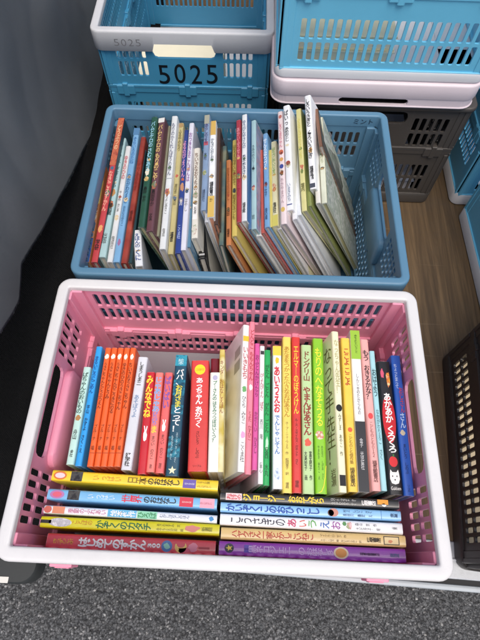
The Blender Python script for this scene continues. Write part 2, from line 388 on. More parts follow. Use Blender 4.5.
# grey vinyl sheet hanging at the left; (y, z) of its lower edge
EDGE = [(-0.05, 0.235), (0.02, 0.232), (0.10, 0.222), (0.147, 0.198), (0.20, 0.172), (0.232, 0.164), (0.27, 0.183), (0.291, 0.193), (0.383, 0.159), (0.55, 0.103), (0.714, 0.060), (0.83, 0.030), (0.94, 0.022), (1.0, 0.06), (1.06, 0.13), (1.10, 0.194), (1.16, 0.30), (1.25, 0.42)]
def edge_z(y):
    for (a, za), (b, zb) in zip(EDGE, EDGE[1:]):
        if a <= y <= b: 
            return za+(zb-za)*(y-a)/(b-a)
    return EDGE[0][1] if y < EDGE[0][0] else EDGE[-1][1]
bm = bmesh.new(); NYV, NZV = 220, 110; g = []
for j in range(NYV+1):
    row = []; y = -0.05+1.30*j/NYV; z0 = edge_z(y)
    for k in range(NZV+1):
        t = k/NZV; z = z0+(0.98-z0)*t
        x = -0.40-0.10*t + 0.016*noise.noise(Vector((y*3.2+z*1.5, z*2.0-y, 5)))*min(1, t*5+0.25) + 0.022*math.sin(y*7+z*4.5)*min(1, t*3) + 0.009*noise.noise(Vector((y*13+z*5, z*4, 2)))*min(1, t*4+.2) + 0.010*abs(noise.noise(Vector((y*6-z*4, z*3+y, 7))))*min(1, t*3)
        row.append(bm.verts.new((x, y, z)))
    g.append(row)
for j in range(NYV):
    for k in range(NZV): bm.faces.new((g[j][k], g[j+1][k], g[j+1][k+1], g[j][k+1]))
bmesh.ops.solidify(bm, geom=bm.faces[:], thickness=0.0025)
VINYL = mottled('grey_vinyl', (0.30, 0.315, 0.33), 0.22, 5, 0.42, 0.12, 180, dirt=0.25, dirtcol=(0.22, 0.21, 0.19))
tag(obj('vinyl_sheet', bm, VINYL, smooth=True), 'smooth slate grey vinyl sheet hanging down the left side above the black cloth', 'sheet')

# ------------------------------------------------------------------ crates
def plastic(name, col, rough=0.36, dirt=0.12, amt=0.06, sss=0.0):
    return mottled(name, col, amt, 18, rough, 0.12, 700, dirt=dirt, dirtcol=tuple(c*0.55+0.03 for c in lin(col)), sss=sss, wear=0.3, wearcol=tuple(min(0.85, c*0.7+0.22) for c in lin(col)))

PARTS = {}
def crate(label, loc, rot, W, D, H, body, rimm, basem, rim_w=0.0165, rim_h=0.036, long_cols=34, short_rows=2, grip=True, long_holes=True, notch=True, group='folding crates in the truck bed', short_cols=5, latch=False, hinge=0.515, row_top=None, grip_top=None, rad=0.019, lip=0.010, base_h=0.034, low_rows=None, pitch=0.0135):
    t = thing('folding_crate', label, 'crate', Matrix.Translation(loc) @ Matrix.Rotation(R(rot), 4, 'Z'), group)
    ZS = H*hinge; t_parts = []                                   # hinge line
    # base
    bm = bmesh.new()
    ring(bm, W-0.006, D-0.006, rad, [(0, 0.004), (0, base_h-0.003), (0.002, base_h), (0.012, base_h), (0.012, 0.014), (0.2*min(W, D), 0.014), (0.2*min(W, D), 0.004), (0.003, 0.0)])
    box(bm, -W/2+0.05, W/2-0.05, -D/2+0.05, D/2-0.05, 0.005, 0.013)
    obj('base', bm, basem, t, smooth=True, angle=35)
    # rim
    bm = bmesh.new()
    pr = [(0.0035, H-rim_h), (0.0, H-rim_h+0.003), (0.0, H-0.0045), (0.0004, H-0.0026), (0.0014, H-0.0010), (0.003, H-0.0002), (0.005, H), (rim_w-0.0032, H), (rim_w-0.0014, H-0.0004), (rim_w-0.0003, H-0.0016), (rim_w, H-0.0032), (rim_w, H-lip), (rim_w-0.003, H-lip), (0.0052, H-lip), (0.0052, H-rim_h)]
    ring(bm, W, D, rad, pr, (0.058, {0, 1, 14}, H-rim_h*0.58) if notch else None)
    rim_o = obj('rim', bm, rimm, t, smooth=True, angle=50)
    th = 0.0042; off = 0.0105
    def side_parts(length, place, cols, rows, is_short):
        hl = length/2-0.012; m_ = hl-0.028
        zt = H-lip-0.0005
        up0, up1 = ZS+0.008, zt
        lo0, lo1 = base_h-0.004, ZS-0.006
        def bands(z0, z1, groups, nrow, m0=0.012, m1=0.012):
            out = [(z0, z0+m0, [])]; hh = (z1-z0-m0-m1)/nrow
            for r_ in range(nrow): out.append((z0+m0+r_*hh, z0+m0+(r_+1)*hh, groups))
            out.append((z1-m1, z1, [])); return out
        fh = 0.86
        if is_short:
            c_ = 0.074
            hz1 = grip_top or H-rim_h*0.62; hz0 = H-0.062 if not grip_top else grip_top-0.030
            r2, r1 = up0+0.006, row_top or H-rim_h*0.6
            hh = min(0.040, (r1-r2)/2); r2 = r1-2*hh
            def rows_(g): return [(up0, r2, [])] + [(r2+i*2*hh/rows, r2+(i+1)*2*hh/rows, g) for i in range(rows)] + [(r1, zt, [])]
            segs_u = [(-hl, -c_, rows_([(-m_, -c_-0.004, cols, 0.62, fh)])), (-c_, c_, [(up0, hz0, []), (hz0, hz1, [(-0.066, 0.066, 1, 0.985, 0.97)]), (hz1, zt, [])] if grip else [(up0, zt, [])]), (c_, hl, rows_([(c_+0.004, m_, cols, 0.62, fh)]))]
            lcols = max(6, int(2*m_/pitch))
            l0, l1 = low_rows or (max(lo0+0.006, lo1-0.116), lo1-0.022)
            segs_l = [(-hl, hl, [(lo0, l0, [])] + [(l0+i*(l1-l0)/rows, l0+(i+1)*(l1-l0)/rows, [(-m_, m_, lcols, 0.62, fh)]) for i in range(rows)] + [(l1, lo1, [])])]
        else:
            gu = [(-m_, m_, cols, 0.62, fh)] if long_holes else []
            segs_u = [(-hl, hl, bands(up0, up1, gu, 2, 0.036, 0.013))]; segs_l = [(-hl, hl, bands(lo0, lo1, gu, 2, 0.062, 0.008))]
        for nm, segs in (('upper_panel', segs_u), ('lower_panel', segs_l)):
            bm = bmesh.new()
            for xa, xb, bs in segs: perforated(bm, place, xa, xb, bs, th, 0.0026 if len(bs) != 3 else 0.011)
            # moulded frame ribs standing proud outside and inside
            z0, z1 = bs[0][0], bs[-1][1]
            for (a, b, c, d) in ((-hl, hl, z0, z0+0.006), (-hl, -hl+0.008, z0+0.006, z1), (hl-0.008, hl, z0+0.006, z1)):
                b2 = bmesh.new(); box(b2, a, b, -0.0052, 0.0058, c, d, 0.0008, 1)
                bmesh.ops.transform(b2, matrix=place, verts=b2.verts); me = bpy.data.meshes.new('t'); b2.to_mesh(me); b2.free(); bm.from_mesh(me); bpy.data.meshes.remove(me)
            pn = obj(nm, bm, body, t)
            if nm == 'upper_panel': upanel = pn
            if nm == 'upper_panel' and is_short: t_parts.append(pn)
        # hinge rail with knuckles
        b2 = bmesh.new(); box(b2, -hl, hl, -0.0040, 0.0066, ZS-0.0055, ZS+0.0075, 0.001, 1)
        n = 3 if is_short else 5
        for i in range(n):
            c = -hl*0.8+1.6*hl*i/(n-1)
            box(b2, c-0.020, c+0.020, -0.0062, 0.0088, ZS-0.010, ZS+0.013, 0.0015, 1); box(b2, c-0.006, c+0.006, -0.0070, 0.0098, ZS-0.014, ZS+0.018, 0.0015, 1)
        bmesh.ops.transform(b2, matrix=place, verts=b2.verts); obj('hinge_rail', b2, body, t)
        if is_short and grip:
            # smooth hand grip shell standing in from the wall
            b2 = bmesh.new(); zz0, zz1 = max(ZS+0.012, H-0.145), hz0-0.004
            o1 = rrect(-0.072, 0.072, zz0, zz1, 0.018, 6); o2 = rrect(-0.069, 0.069, zz0+0.003, zz1-0.003, 0.016, 6)
            y0, y1 = 0.0022, 0.0125
            A = [b2.verts.new((x, y0, z)) for x, z in o1]; Bv = [b2.verts.new((x, y1-0.003, z)) for x, z in o1]; Cv = [b2.verts.new((x, y1, z)) for x, z in o2]
            k = len(o1)
            for P, Q in ((A, Bv), (Bv, Cv)):
                for i in range(k): b2.faces.new((P[i], P[(i+1) % k], Q[(i+1) % k], Q[i]))
            b2.faces.new(Cv); b2.faces.new(A[::-1])
            bmesh.ops.transform(b2, matrix=place, verts=b2.verts); obj('grip_shell', b2, body, upanel, smooth=True, angle=45)
    # local panel frame: x along the wall, y pointing into the crate, z up
    T = Matrix.Translation
    side_parts(W, T((0, -D/2+off, 0)), long_cols, 2, False)
    side_parts(W, T((0, D/2-off, 0)) @ Matrix.Rotation(math.pi, 4, 'Z'), long_cols, 2, False)
    side_parts(D, T((-W/2+off, 0, 0)) @ Matrix.Rotation(-math.pi/2, 4, 'Z'), short_cols, short_rows, True)
    side_parts(D, T((W/2-off, 0, 0)) @ Matrix.Rotation(math.pi/2, 4, 'Z'), short_cols, short_rows, True)
    for sx in (-1, 1):
        for sy in (-1, 1):
            bm = bmesh.new()
            x, y = sx*(W/2-0.0115), sy*(D/2-0.0115)
            box(bm, min(x, x-sx*0.003)-0.0045, max(x, x-sx*0.003)+0.0045, min(y, y-sy*0.020), max(y, y-sy*0.020), base_h-0.002, H-lip-0.0005, 0.001, 1)
            box(bm, min(x-sx*0.0045, x-sx*0.022), max(x-sx*0.0045, x-sx*0.022), min(y, y-sy*0.003)-0.0043, max(y, y-sy*0.003)+0.0043, base_h-0.002, H-lip-0.0005, 0.001, 1)
            obj('corner_post', bm, body, t)
    if latch:
        for lx in latch:
            bm = bmesh.new(); box(bm, lx-0.014, lx+0.014, -D/2-0.0045, -D/2+0.004, H-0.085, H-0.055, 0.0015); box(bm, lx-0.009, lx+0.009, -D/2-0.0058, -D/2-0.0046, H-0.078, H-0.062, 0.0005)
            obj('latch', bm, body, t)
    PARTS[label] = (rim_o, t_parts)
    return t

WHITE_P = plastic('white_plastic', (0.70, 0.685, 0.675), 0.36, 0.22)
PINK = plastic('pink_plastic', (0.87, 0.33, 0.455), 0.36, 0.10)
DULL_BLUE = plastic('dull_blue_plastic', (0.100, 0.228, 0.345), 0.38, 0.12)
SHADED_BLUE = plastic('shaded_blue_plastic', (0.065, 0.31, 0.51), 0.36, 0.06)  # blue plastic darkened: the shade on the low crate is in the colour
LIT_BLUE = plastic('lit_blue_plastic', (0.16, 0.54, 0.76), 0.34, 0.06)  # same blue plastic lightened: stronger light on the stack put into the colour
FROST = plastic('frosted_plastic', (0.62, 0.63, 0.65), 0.45, 0.10, sss=0.15)
GREY_P = plastic('dark_grey_plastic', (0.068, 0.060, 0.053), 0.42, 0.10)
BROWN_P = plastic('dark_brown_plastic', (0.030, 0.025, 0.022), 0.40, 0.15)
PALE_PINK = plastic('pale_pink_plastic', (0.74, 0.64, 0.67), 0.36, 0.10)

CW, CD = 0.53, 0.3795
pink = crate('pink folding crate with a wide white rim, nearest the camera, full of small books', (0, 0, 0), 0, CW, CD, 0.325, PINK, WHITE_P, PINK, rim_w=0.0165, latch=(-0.203, 0.190))
blue = crate('dull blue folding crate full of leaning picture books, behind the pink crate', (0.0013, 0.3985, 0), 0.285, CW, CD, 0.306, DULL_BLUE, DULL_BLUE, DULL_BLUE, rim_w=0.014, rim_h=0.03, lip=0.024, short_rows=4, short_cols=6)
c5025 = crate('sky blue crate with a frosted white rim, hand numbered 5025 on its front', (-0.138, 0.745+0.265, 0), 90.8, CW, 0.368, 0.345, SHADED_BLUE, FROST, FROST, rim_h=0.044, hinge=0.60)
grey = crate('dark grey brown crate standing on the plywood at the bottom of the tall stack', (0.262, 0.632+0.265, 0), 90, CW, 0.390, 0.283, GREY_P, GREY_P, GREY_P, rim_h=0.012, notch=False, row_top=0.252, grip_top=0.264, hinge=0.57, low_rows=(0.039, 0.126), base_h=0.03)
upper = crate('brightly lit sky blue crate with a frosted base on top of the tall stack', (0.244, 0.628+0.265, 0.3373), 90, CW, 0.396, 0.325, LIT_BLUE, FROST, FROST, base_h=0.019, low_rows=(0.030, 0.112), pitch=0.0148, hinge=0.46)
side_a = crate('sky blue crate with a white base at the right edge, beside the grey crate', (0.505+0.19, 0.63+0.265, 0), 90, CW, CD, 0.325, LIT_BLUE, FROST, WHITE_P)
side_b = crate('sky blue crate with a frosted base cut by the right edge, nearest the wooden gap', (0.527+0.19, 0.352, 0), 91.5, CW, CD, 0.325, LIT_BLUE, FROST, FROST)

# folded flat crate between the grey and the blue one
fold = thing('folded_crate', 'pale pink crate folded flat between the grey crate and the blue crate of the stack', 'crate', Matrix.Translation((0.244, 0.628+0.265, 0.2834)) @ Matrix.Rotation(R(90), 4, 'Z'), 'folding crates in the truck bed')
fw, fd = 0.536, 0.398; bm = bmesh.new()
ring(bm, fw, fd, 0.03, [(0.004, 0), (0, 0.004), (0, 0.005), (0.001, 0.0062), (0.0055, 0.0062), (0.0055, 0.0)])
obj('lower_lip', bm, PALE_PINK, fold, smooth=True, angle=45)
bm = bmesh.new(); ring(bm, fw, fd, 0.03, [(0.001, 0.0215), (0, 0.0235), (0, 0.050), (0.0012, 0.0526), (0.003, 0.0535), (0.03, 0.0535), (0.03, 0.050), (0.0062, 0.050), (0.0055, 0.0215)])
obj('upper_band', bm, PALE_PINK, fold, smooth=True, angle=45)
for rz, L_, dd in ((0, fd, fw), (180, fd, fw), (90, fw, fd), (270, fw, fd)):
    # short ends face the camera: rotate so the panel's x runs along them
    Mx = Matrix.Rotation(R(rz+90), 4, 'Z') @ Matrix.Translation((0, -dd/2+0.0042, 0))
    bm = bmesh.new(); hl = L_/2-0.03
    perforated(bm, Mx, -hl, hl, [(0.0064, 0.0213, [(-0.068, 0.068, 1, 0.99, 0.86)] if L_ == fd else [])], 0.005, 0.007)
    obj('band_panel', bm, PALE_PINK, fold)
for sx in (-1, 1):
    for sy in (-1, 1):
        bm = bmesh.new()
        pts = []
        for i in range(9):
            a = R(90*i/8); pts.append((sx*(fw/2-0.03+0.0278*math.cos(a)), sy*(fd/2-0.03+0.0278*math.sin(a))))
        for i in range(8, -1, -1):
            a = R(90*i/8); pts.append((sx*(fw/2-0.03+0.0232*math.cos(a)), sy*(fd/2-0.03+0.0232*math.sin(a))))
        A = [bm.verts.new((x, y, 0.0064)) for x, y in pts]; Bv = [bm.verts.new((x, y, 0.0213)) for x, y in pts]; k = len(pts)
        for i in range(k): bm.faces.new((A[i], A[(i+1) % k], Bv[(i+1) % k], Bv[i]))
        obj('corner_band', bm, PALE_PINK, fold)
bm = bmesh.new(); box(bm, -0.235, 0.235, -0.165, 0.165, 0.004, 0.040, 0.003); obj('folded_walls', bm, plain((0.10, 0.075, 0.08), 0.5, 'folded_wall_plastic'), fold)

crate('dark brown slotted crate cut by the lower right edge, beside the pink crate', (0.674, 0.004, 0), -5.0, CW, 0.412, 0.32, BROWN_P, BROWN_P, BROWN_P, low_rows=(0.042, 0.106), pitch=0.0146, hinge=0.42, base_h=0.030)
cb = thing('cardboard_sheet', 'plain beige cardboard lining the floor of the dark brown slotted crate', 'cardboard', Matrix.Translation((0.674, 0.004, 0.0142)) @ Matrix.Rotation(R(-5), 4, 'Z'))
CARD = mottled('cardboard', (0.62, 0.51, 0.34), 0.1, 25, 0.7)
bm = bmesh.new(); box(bm, -0.245, 0.245, -0.187, 0.187, 0, 0.004, 0.001); obj('flat_sheet', bm, CARD, cb)
bm = bmesh.new(); box(bm, 0.240, 0.244, -0.18, 0.18, 0.0042, 0.12, 0.001); obj('upturned_flap', bm, CARD, cb)

# marker writing on the 5025 crate; local: x runs away from the camera (-x is the front end)
Mf = Matrix.Translation((-CW/2+0.0079, 0, 0)) @ Matrix(((0, 0, -1, 0), (-1, 0, 0, 0), (0, 1, 0, 0), (0, 0, 0, 1)))
for i, ch in enumerate('5025'):
    letters('marker_number', ch, PARTS[c5025['label']][1][0], Mf @ Matrix.Translation((-0.048+0.0345*i+0.0, 0.248+(-0.002, 0.001, 0, 0.001)[i], 0)), 0.0235, 0.045, '#10151c', 0.002, False)
Mr = Matrix.Translation((-CW/2-0.0004, 0, 0)) @ Matrix(((0, 0, -1, 0), (-1, 0, 0, 0), (0, 1, 0, 0), (0, 0, 0, 1)))
for i, ch in enumerate('5025'):
    letters('rim_number', ch, PARTS[c5025['label']][0], Mr @ Matrix.Translation((-0.133+0.0145*i, 0.322, 0)), 0.010, 0.014, (0.22, 0.22, 0.23), -0.01, False)

letters('marker_name', 'ミント', PARTS[blue['label']][0], Matrix(((1, 0, 0, 0.222), (0, 0, -1, CD/2-0.0145), (0, 1, 0, 0.293), (0, 0, 0, 1))), 0.036, 0.011, '#1c2a38', 0.0, False)

# ------------------------------------------------------------------ books
PAPER = {}
def paper(col):
    col = lin(col)
    if col in PAPER: return PAPER[col]
    mt = bpy.data.materials.new('book_pages'); mt.use_nodes = True
    n = mt.node_tree.nodes; L = mt.node_tree.links; b = n['Principled BSDF']
    tc = n.new('ShaderNodeTexCoord'); mp = n.new('ShaderNodeMapping'); mp.inputs['Scale'].default_value = (1, 0.004, 0.004); L.new(tc.outputs['Object'], mp.inputs[0])
    nz = n.new('ShaderNodeTexNoise'); nz.inputs['Scale'].default_value = 1900; nz.inputs['Detail'].default_value = 2; L.new(mp.outputs[0], nz.inputs['Vector'])
    rp = n.new('ShaderNodeMapRange'); rp.inputs[1].default_value = 0.3; rp.inputs[2].default_value = 0.6; rp.inputs[3].default_value = 0.66; rp.inputs[4].default_value = 1.0; L.new(nz.outputs['Fac'], rp.inputs[0])
    mx = n.new('ShaderNodeMix'); mx.data_type = 'RGBA'; mx.blend_type = 'MULTIPLY'; mx.inputs[0].default_value = 1; mx.inputs[6].default_value = (*col, 1); L.new(rp.outputs[0], mx.inputs[7])
    L.new(mx.outputs[2], b.inputs['Base Color']); b.inputs['Roughness'].default_value = 0.8
    PAPER[col] = mt; return mt

def flat_poly(bm, pts, z):
    bm.faces.new([bm.verts.new((x, y, z)) for x, y in pts])
def shape_pts(kind, cx, cy, hx, hy):
    if kind == 'ellipse': return [[(cx+hx*math.cos(2*math.pi*i/20), cy+hy*math.sin(2*math.pi*i/20)) for i in range(20)]]
    if kind == 'star': return [[(cx+hx*(1 if i % 2 == 0 else .42)*math.sin(math.pi*i/5), cy+hy*(1 if i % 2 == 0 else .42)*math.cos(math.pi*i/5)) for i in range(10)]]
    if kind == 'cat': return [[(cx+hx*x, cy+hy*y) for x, y in ((-1, -.3), (-.95, .35), (-.8, .95), (-.42, .6), (.42, .6), (.8, .95), (.95, .35), (1, -.3), (.7, -.85), (0, -1), (-.7, -.85))]]
    if kind == 'rabbit': return [[(cx+hx*x, cy+hy*y) for x, y in ((-.7, -.5), (-.75, .0), (-.4, .3), (-.8, 1), (-.35, .95), (0, .3), (.4, 1), (.75, .9), (.4, .2), (.8, -.2), (.6, -.8), (0, -1), (-.5, -.9))]]
    if kind == 'splash':
        rr = random.Random(int(abs(cx*7e4)+abs(cy*9e4))); return [[(cx+hx*(.6+.4*rr.random())*math.cos(2*math.pi*i/14), cy+hy*(.6+.4*rr.random())*math.sin(2*math.pi*i/14)) for i in range(14)]]
    if kind == 'moon':
        o = [(cx+hx*math.cos(R(a)), cy+hy*math.sin(R(a))) for a in range(60, 301, 20)]; i = [(cx+hx*(.45+.6*math.cos(R(a))), cy+hy*.72*math.sin(R(a))) for a in range(285, 69, -24)]; return [o+i]
    if kind == 'ribbon':
        q = [(1, 1), (.75, .2), (.3, -.5), (-.3, -.9), (-1, -1)]; d = .11
        return [[(cx+hx*x, cy+hy*y) for x, y in q] + [(cx+hx*(x-d*1.6), cy+hy*(y+d*.4)) for x, y in q[::-1]]]
    return [[(cx-hx, cy-hy), (cx+hx, cy-hy), (cx+hx, cy+hy), (cx-hx, cy+hy)]]

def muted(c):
    """book colours of the rear crate, dulled by dusty film and painted-in shade"""
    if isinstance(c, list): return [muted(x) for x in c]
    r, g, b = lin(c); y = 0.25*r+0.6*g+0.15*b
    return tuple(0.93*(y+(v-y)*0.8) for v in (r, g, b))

def book(near, far, th, wid, lean, col, label, group, texts=(), marks=(), hard=True, page='#efe9da', cover_pic=None, side_marks=(), cover_text=()):
    """near = tail end of the spine's top line, far = head end; the book stands on its fore-edge, spine up, and leans by `lean` degrees"""
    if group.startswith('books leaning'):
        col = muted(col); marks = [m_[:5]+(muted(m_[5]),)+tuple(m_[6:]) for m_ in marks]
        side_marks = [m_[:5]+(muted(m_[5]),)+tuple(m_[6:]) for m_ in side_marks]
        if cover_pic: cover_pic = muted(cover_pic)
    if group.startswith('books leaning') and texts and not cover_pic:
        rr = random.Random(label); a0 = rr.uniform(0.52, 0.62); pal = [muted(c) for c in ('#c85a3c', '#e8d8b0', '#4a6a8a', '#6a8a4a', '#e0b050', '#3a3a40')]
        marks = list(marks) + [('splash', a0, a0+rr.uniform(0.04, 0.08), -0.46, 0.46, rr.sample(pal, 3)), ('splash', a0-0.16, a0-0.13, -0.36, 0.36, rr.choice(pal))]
    near, far = Vector(near), Vector(far); L_ = (far-near).length; u = (far-near)/L_
    n0 = (Vector((0, 0, 1)) - u*u.z).normalized(); t0 = u.cross(n0)
    a = R(lean); wv = -n0*math.cos(a) + t0*math.sin(a); n = -wv; t = u.cross(n)
    o = near + wv*wid
    M = Matrix(((t.x, u.x, n.x, o.x), (t.y, u.y, n.y, o.y), (t.z, u.z, n.z, o.z), (0, 0, 0, 1)))
    b = thing('picture_book', label, 'book', M, group)
    bt = min(0.0026 if hard else 0.0009, th*0.22); hx = th/2; r = min(th*0.30, 0.0032)
    pts = [(-hx, 0), (-hx, wid-r)]
    for i in range(1, 5):
        aa = R(180-90*i/4); pts.append((-hx+r+r*math.cos(aa), wid-r+r*math.sin(aa)))
    for i in range(0, 4):
        aa = R(90-90*i/4); pts.append((hx-r+r*math.cos(aa), wid-r+r*math.sin(aa)))
    pts += [(hx, wid-r), (hx, 0), (hx-bt, 0), (hx-bt, wid-max(r, bt*1.3)), (-hx+bt, wid-max(r, bt*1.3)), (-hx+bt, 0)]
    bm = bmesh.new(); prism(bm, pts, 0, L_)
    cm = picture('printed_cover', cover_pic, 22) if cover_pic else mottled('cover_print', col, 0.13, 45, 0.36, 0.22, 55, coat=0.5, wear=0.85)
    cv = obj('cover', bm, cm, b, smooth=True, angle=30)
    bm = bmesh.new(); e = 0.0028 if hard else 0.0004
    box(bm, -hx+bt+0.0001, hx-bt-0.0001, e, L_-e, e, wid-max(r, bt*1.3)-0.0002)
    obj('page_block', bm, paper(page), b)
    for mk in marks:
        kind, a0, a1, v0, v1, mc = mk[:6]
        lift = 0.00015+0.00012*(mk[6] if len(mk) > 6 else 0)
        bm = bmesh.new(); f = th*0.94
        ps = shape_pts(kind, (v0+v1)/2*f, L_*(1-(a0+a1)/2), (v1-v0)/2*f, (a1-a0)/2*L_)
        for p in ps: flat_poly(bm, p, wid+lift)
        mm = picture('printed_patch', mc, 160) if isinstance(mc, list) else plain(mc, 0.4, 'print')
        nm = {'rect': 'colour_band', 'ellipse': 'spot_emblem', 'star': 'star_emblem', 'cat': 'cat_emblem', 'rabbit': 'rabbit_emblem', 'splash': 'illustration', 'moon': 'moon_emblem', 'ribbon': 'ribbon_marker'}[kind]
        obj(nm, bm, mm, cv)
    for tx in texts:
        s, a0, a1, tcol, v0, v1 = tx[:6]; bold = tx[6] if len(tx) > 6 else 0.012
        big = (v1-v0) > 0.5
        flat = s.startswith('>'); s = s.lstrip('>')
        letters('title_lettering' if big else 'small_lettering', s, cv, Matrix.Translation(((v0+v1)/2*th, L_*(1-(a0+a1)/2), wid+0.0006)), (v1-v0)*th, (a1-a0)*L_, tcol, bold, not flat)
    for kind, a0, a1, d0, d1, sc, sgn in side_marks:      # patches on the visible cover side
        bm = bmesh.new()
        y0, y1, z0, z1 = L_*(1-a1), L_*(1-a0), wid*(1-d1), wid*(1-d0); x = sgn*(hx+0.0002)
        bm.faces.new([bm.verts.new((x, *p)) for p in ((y0, z0), (y1, z0), (y1, z1), (y0, z1))]) if kind == 'rect' else None
        if kind != 'rect':
            bm.faces.new([bm.verts.new((x, p[0], p[1])) for p in shape_pts(kind, (y0+y1)/2, (z0+z1)/2, (y1-y0)/2, (z1-z0)/2)[0]])
        obj('cover_picture', bm, picture('printed_patch', sc, 60) if isinstance(sc, list) else plain(sc, 0.4, 'print'), cv)
    for s, a0, a1, d0, d1, tcol in cover_text:            # written on the cover's left face
        y, z = L_*(1-(a0+a1)/2), wid-(d0+d1)/2
        letters('cover_lettering', s, cv, Matrix(((0, 0, -1, -hx-0.0004), (0, 1, 0, y), (1, 0, 0, z), (0, 0, 0, 1))), d1-d0, L_*(a1-a0), tcol, 0.0)
    return b

